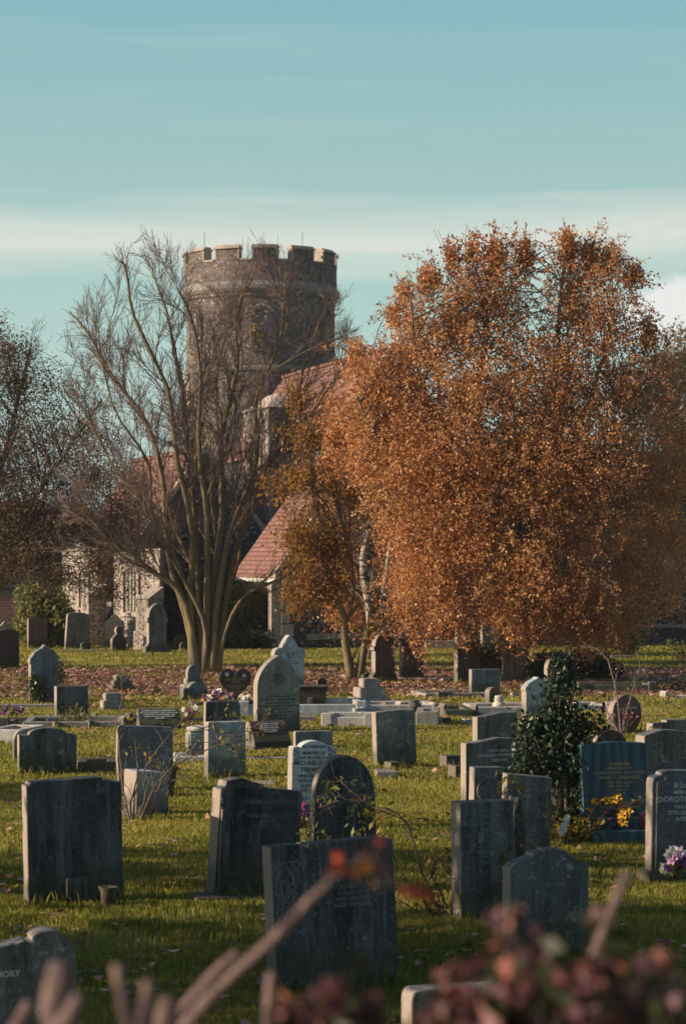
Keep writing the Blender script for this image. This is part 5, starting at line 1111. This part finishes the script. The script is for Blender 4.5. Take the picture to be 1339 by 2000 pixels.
shrub('grass_tuft', 130, 1420, [(150, 1405, 25, 10), (120, 1412, 22, 6)], 130, 9, .05, 'lf_olive', 'rough grass mound on the kerbed grave at left', 'plant', droop=-.9, stems=3, aspect=.25)
# flowers
def bouquet(px, py, Y, w_, h_, n, mats, label, fsz=.03, leafmat='lf_olive', z=0, base=None):
    B = pt(px, py, Y); B = Vector((B.x, B.y, max(0, B.z))) if base is None else base; root = empty('flower_bunch', B, (0, 0, 0), label, 'flowers', 'flowers left on the graves'); k = Y/F; lf = []
    st = MB()
    for i in range(n):
        a = rng.uniform(-1, 1); b_ = rng.uniform(-.6, .6); c = np.array([a*w_*k/2, b_*w_*k/3-.03, h_*k*rng.uniform(.35, 1)*(1-.35*a*a)]); f_ = MB(); m_ = Euler((R(rng.uniform(30, 95)), 0, R(rng.uniform(-50, 50)))).to_matrix().to_4x4()
        npet = 6; s_ = fsz*rng.uniform(.8, 1.2)
        for ring_, rr_, zz_ in ((0, 1, .0), (1, .62, .25)):
            for p_ in range(npet):
                an = 2*math.pi*p_/npet+ring_*.5; ca, sa = math.cos(an), math.sin(an); q = rr_*s_
                f_.add([(0, 0, .1*s_), (q*.55*ca-q*.3*sa, q*.55*sa+q*.3*ca, zz_*s_+.12*s_), (q*ca, q*sa, zz_*s_-.05*s_+.1*s_), (q*.55*ca+q*.3*sa, q*.55*sa-q*.3*ca, zz_*s_+.12*s_)], [(0, 1, 2, 3)], Matrix.Translation(c)@m_)
        f_.build('flower', M[mats[i % len(mats)]], root)
        st.tube([(0, 0, -.02), tuple(c*.6), tuple(c)], [.003, .003, .002], 4); lf += [c*rng.uniform(.3, .95)+rng.normal(size=3)*.02 for _ in range(5)]
    st.build('stalks', M['stem'], root); np_mesh('leaves', leaf_verts(np.array(lf), fsz*1.4, 0, .45), 4, M[leafmat], root, rng.random(len(lf))); return root
bouquet(425, 1372, 30.0, 58, 26, 16, ['fl_mauve', 'fl_white', 'fl_white', 'fl_peach', 'fl_pink'], 'pink white and peach flowers behind the dark upright slab', .05, base=Vector(((426-669.5)/F*30.6, 30.6, .38)))
bouquet(476, 1378, 35, 30, 22, 7, ['fl_white', 'fl_pink'], 'white and pink flowers at the foot of the black heart headstone', .05, z=0)
bouquet(375, 1430, 28.6, 34, 30, 12, ['fl_white', 'fl_magenta', 'fl_white'], 'white and magenta flowers on the marble flower block', .03, base=Vector(((376-669.5)/F*28.4, 28.0, .36)))
bouquet(588, 1618, gY(1624), 26, 52, 11, ['fl_purple', 'fl_magenta'], 'purple flowers before the white black-lettered headstone', .03)
bouquet(1180, 1632, gY(1640)-.15, 96, 85, 62, ['fl_yellow'], 'yellow chrysanthemums before the blue slate headstone', .055, leafmat='lf_holly')
bouquet(1180, 1635, gY(1645), 34, 70, 9, ['fl_magenta', 'fl_pink'], 'small magenta flowers under the yellow chrysanthemums', .022, z=0)
bouquet(1255, 1630, gY(1645), 12, 50, 5, ['fl_pink', 'fl_red'], 'few red-pink flowers between the blue slate and the scrolled headstone', .022)
bouquet(1315, 1712, 16.35, 50, 55, 15, ['fl_mauve', 'fl_purple', 'fl_white'], 'mauve purple and white lilies before the scrolled headstone at right', .05)
bouquet(22, 1400, gY(1402), 40, 22, 14, ['fl_mauve', 'fl_purple'], 'faded mauve flowers on the left kerbed grave', .04)
bouquet(1105, 1640, gY(1655), 30, 40, 5, ['fl_white'], 'white blossoms at the foot of the holly bush', .04)
bouquet(1215, 1432, gY(1436), 60, 50, 12, ['fl_magenta', 'fl_pink'], 'pink rose hips and dry stems before the oval headstone', .02)
# rose and briar stems
def briar(name, px, py, Y, lines, label, r=.007, leaf=0, leafmat='lf_yellow', lsz=.045, mat='stem', kids=3, hips=0):
    B = Vector(((px-669.5)/F*Y, Y, 0)); root = empty(name, B, (0, 0, 0), label, 'shrub'); mb = MB(); ps = []
    for l_ in lines:
        P = cat([pt(x, y, Y+(i*.06 if len(l_) > 1 else 0))-B for i, (x, y) in enumerate(l_)], 12); P = P+rng.normal(size=P.shape)*.004; mb.tube(P, np.linspace(r, r*.4, 12), 5); ps.append((P, r, r*.4))
    tips = []; grow(mb, ps, [(kids, .12, .4, 40, .6, 4, 5, .25), (2, .06, .16, 40, .6, 3, 4, .3)], .1, tips)
    mb.build('stems', M[mat], root)
    if leaf:
        src = [interp(P, rng.uniform(.35, 1))[0] for P, _, _ in ps for _ in range(6)]+[q[-1] for q in tips]; lf = np.array([src[int(rng.integers(len(src)))]+rng.normal(size=3)*.03 for _ in range(leaf)])
        np_mesh('leaves', leaf_verts(lf, lsz*(.6+.7*rng.random(len(lf))), .5, .45), 4, M[leafmat], root, rng.random(len(lf)))
    for h_ in range(hips):
        q = tips[int(rng.integers(len(tips)))][-1]; MB().lathe([(.001, -.009), (.007, -.004), (.008, .002), (.004, .008)], 8).build('rose_hip', M['fl_red'], root, loc=tuple(q), smooth=True)
    return root
briar('rose_bush', 262, 1625, 20.5, [[(262, 1628), (262, 1560), (285, 1500), (335, 1430), (385, 1385)], [(258, 1628), (240, 1540), (232, 1450), (228, 1400), (243, 1365)], [(265, 1628), (300, 1540), (350, 1490), (430, 1455), (480, 1462)], [(262, 1628), (280, 1570), (330, 1520), (360, 1450)], [(262, 1628), (255, 1570), (270, 1510), (262, 1440)], [(290, 1628), (300, 1570), (325, 1500), (345, 1470)], [(262, 1628), (290, 1580), (320, 1570)], [(245, 1628), (242, 1585), (225, 1545)]], 'bare thorny rose bush with few leaves in front of the pale marble block', .010, 110, kids=4, mat='twig')
briar('rose_branch', 470, 1480, 20., [[(240, 1445), (330, 1455), (420, 1448), (480, 1465), (520, 1500)], [(340, 1400), (400, 1425), (460, 1430), (500, 1420)]], 'arching leafy rose spray before the pale blue slab', .004, 130, 'lf_olive', .04, kids=5)
briar('rose_bush', 905, 1880, 15.0, [[(905, 1885), (900, 1800), (885, 1690), (900, 1620), (960, 1560), (1010, 1540)], [(905, 1885), (935, 1760), (950, 1650), (945, 1580)], [(905, 1885), (945, 1790), (1000, 1720), (1070, 1700), (1140, 1735)], [(900, 1885), (870, 1800), (830, 1720), (790, 1600), (735, 1575)], [(905, 1885), (930, 1810), (920, 1720), (935, 1640)], [(905, 1885), (960, 1830), (985, 1760), (1030, 1680), (1060, 1660)], [(910, 1885), (890, 1830), (850, 1800), (790, 1765)], [(905, 1885), (915, 1840), (955, 1700), (1020, 1610)], [(885, 1885), (880, 1800), (858, 1740), (838, 1700)]], 'straggling rose bush with yellowing leaves before the lichened headstones', .010, 560, kids=7, hips=9, lsz=.055)
briar('briar_spray', 720, 1700, 15.5, [[(790, 1720), (740, 1590), (680, 1560), (640, 1580)], [(800, 1760), (740, 1700), (660, 1640), (600, 1660)]], 'leafy briar spray in front of the arched black headstone', .004, 120, 'lf_olive', .05, kids=5)
briar('briar', 1205, 1432, gY(1445), [[(1212, 1440), (1205, 1370), (1190, 1300), (1165, 1268), (1130, 1262)], [(1212, 1440), (1225, 1380), (1250, 1300)], [(1212, 1440), (1190, 1400), (1180, 1370)]], 'two tall thorny briars in front of the oval headstone', .012, 60, kids=4, lsz=.06, mat='fgbark')
briar('climber', 1290, 1560, 22., [[(1268, 1560), (1262, 1480), (1290, 1440), (1330, 1450)], [(1268, 1560), (1275, 1500), (1262, 1450)]], 'yellow-leaved climber hanging over the curved-top headstone at right', .004, 130, 'lf_yellow', .05, kids=6)
briar('briar_spray', 1250, 1600, 17., [[(1140, 1640), (1200, 1570), (1260, 1565), (1339, 1570)]], 'thin leafy branch crossing the blue slate headstone', .004, 50, 'lf_olive', .05, kids=5)

# ------------------------------------------------------------------ foreground hedge just below the lens
YH = 2.6
hg = empty('hedge', (0, YH, 0), (0, 0, 0), 'blurred hedge with cut branches and reddish leaves right at the camera', 'hedge')
def hb(lst, Y=YH): return [pt(x, y, Y)-Vector((0, YH, 0)) for x, y in lst]
mb = MB()
for l_, r0, r1, Y_ in (([(90, 2200), (112, 2040), (108, 1960), (124, 1885)], .016, .014, 2.4), ([(100, 2040), (135, 1985), (158, 1950)], .010, .009, 2.3),
    ([(290, 2250), (262, 2050), (240, 1960), (230, 1885)], .009, .0065, 2.4), ([(258, 2060), (280, 1980), (292, 1915)], .008, .007, 2.4), ([(285, 2150), (320, 2010), (330, 1950)], .013, .011, 2.5),
    ([(280, 2120), (400, 1960), (520, 1850), (600, 1765), (650, 1715)], .0095, .0045, 2.7), ([(300, 2100), (350, 1985), (420, 1900), (465, 1860)], .009, .005, 2.9), ([(560, 2250), (525, 2040), (530, 1900)], .009, .006, 2.8),
    ([(-40, 2200), (20, 2040), (60, 1960)], .012, .008, 2.7), ([(1050, 2300), (1130, 1960), (1190, 1790), (1225, 1700)], .009, .005, 2.8), ([(800, 2300), (900, 2000), (960, 1930)], .012, .007, 2.7), ([(1000, 2300), (1100, 2000), (1230, 1880)], .010, .006, 2.7), ([(900, 2250), (1050, 2010), (1339, 1950)], .010, .006, 2.6), ([(1180, 2300), (1260, 2040), (1320, 1900)], .010, .006, 2.7), ([(650, 1715), (690, 1690), (725, 1672), (757, 1724)], .0022, .0015, 2.7)):
    P = cat(hb(l_, Y_), 12); mb.tube(P, np.linspace(r0, r1, 12), 10)
for x in np.linspace(-1.4, 1.4, 15): mb.tube([(x, rng.normal()*.1, -.03), (x+rng.normal()*.1, rng.normal()*.12, .9), (x+rng.normal()*.15, rng.normal()*.12, 1.6)], [.03, .022, .012], 6)
mb.build('branches', M['fgbark'], hg, smooth=True)
lobH = [(700, 1970, 2.75, 60, 60, .5), (870, 1960, 2.7, 60, 50, .35), (600, 1990, 2.7, 70, 50, .5), (1100, 1950, 2.7, 160, 90), (1250, 1960, 2.7, 120, 90), (950, 1990, 2.7, 120, 60), (1050, 1880, 2.75, 60, 50, .6), (1000, 1810, 2.8, 30, 40, .3), (1180, 1870, 2.8, 80, 50, .6), (1290, 1870, 2.8, 60, 40, .5), (760, 2030, 2.7, 120, 40, .7), (650, 1960, 2.7, 50, 70, .8), (900, 1900, 2.8, 50, 50, .5), (560, 2030, 2.7, 60, 40, .5), (1140, 1760, 2.9, 60, 30, .25), (300, 2080, 2.7, 250, 50, .5), (1000, 2180, 2.7, 420, 110, 1)]
V_, r_, C_ = crown_leaves([(l[0], l[1], l[2]-.35)+tuple(l[3:]) for l in lobH], (0, YH, 0), 1050, 4, .024, .02, .010, .8, .02, .1, 41, .6, 1.2)
r_ = np.clip(np.repeat(rng.random(len(r_)//4+1), 4)[:len(r_)]*.85+.15*rng.random(len(r_)), 0, 1)
np_mesh('leaves', V_, 4, M['lf_fg'], hg, r_)
for (x, y, mt, s_) in ((668, 1690, 'fg_red', .022), (650, 1696, 'fg_red', .018), (694, 1692, 'fg_amber', .022), (724, 1668, 'fg_rust', .026), (742, 1684, 'fg_rust', .022), (757, 1724, 'fl_peach', .012), (805, 1745, 'fg_red', .018), (835, 1748, 'fg_red', .022), (712, 1708, 'fg_amber', .016), (735, 1650, 'fg_red', .016)):
    P = np.array([tuple(pt(x, y, 2.7)-Vector((0, YH, 0)))]*3)+rng.normal(size=(3, 3))*.006; np_mesh('leaf', leaf_verts(P, s_, 0, .7), 4, M[mt], hg, None)
V_, r_, C_ = crown_leaves([(x, 3200, 2.7, 260, 900) for x in (-900, -400, 100, 600, 1100, 1600, 2100)], (0, YH, 0), 2200, 5, .035, .04, .03, .7, -.3, .1, 51, .6, 1.0)
V_ = V_.reshape(-1, 4, 3); k_ = V_[:, :, 2].max(1) < 1.68; np_mesh('lower_leaves', V_[k_].reshape(-1, 3), 4, M['lf_ivy'], hg, r_[k_])

# ------------------------------------------------------------------ trees outside the left edge: their shade lies over the foreground
def shade_tree(x, y, h, rad, label, n=1400, sz=.16):
    B = Vector((x, y, 0)); root = empty('tree', B, (0, 0, 0), label, 'tree', 'trees beyond the left edge'); q = stem_build('trunk', [Vector((0, 0, -.05)), Vector((.1, 0, h*.4)), Vector((0, .1, h*.9))], .16, .04, M['bark'], root, 8, 8)
    Yf = F; C = []
    for _ in range(n):
        d = rng.normal(size=3); d /= np.linalg.norm(d); r = rng.random()**.5; C.append([d[0]*rad*r, d[1]*rad*r, h*.58+d[2]*h*.42*r])
    C = np.array(C); P = (np.repeat(C[:, None], 9, 1)+rng.normal(size=(n, 9, 3))*.18).reshape(-1, 3); P = P[P[:, 2] > .1]
    np_mesh('crown', leaf_verts(P, sz*(.6+.8*rng.random(len(P))), .2, .7), 4, M['lf_brown'], root, rng.random(len(P)))
    mb = MB(); twigs_to(mb, q, C+np.array(B), B, .02, 50, .1); tag(mb.build('branches', M['twig'], root), kind='stuff'); return root
shade_tree(-8.0, 12.0, 6.0, 2.2, 'broad brown-leaved tree outside the frame nearest on the left', 1000)
shade_tree(-9.5, 16.0, 5.2, 1.7, 'medium brown-leaved tree outside the frame on the left', 260)
shade_tree(-15.0, 21.0, 5.0, 1.5, 'slender tree outside the frame beyond the medium one', 700)

# ------------------------------------------------------------------ thin morning air
hm = bpy.data.materials.new('thin_haze'); hm.use_nodes = True; ht = hm.node_tree; ht.nodes.clear(); ho = ht.nodes.new('ShaderNodeOutputMaterial'); hv = ht.nodes.new('ShaderNodeVolumePrincipled')
hv.inputs['Density'].default_value = .00028; hv.inputs['Color'].default_value = (.80, .86, 1, 1); hv.inputs['Anisotropy'].default_value = 0; ht.links.new(hv.outputs[0], ho.inputs['Volume'])
o = MB().box(-3100, 3100, -300, 4100, -1.1, 18).build('haze', hm); tag(o, kind='stuff')
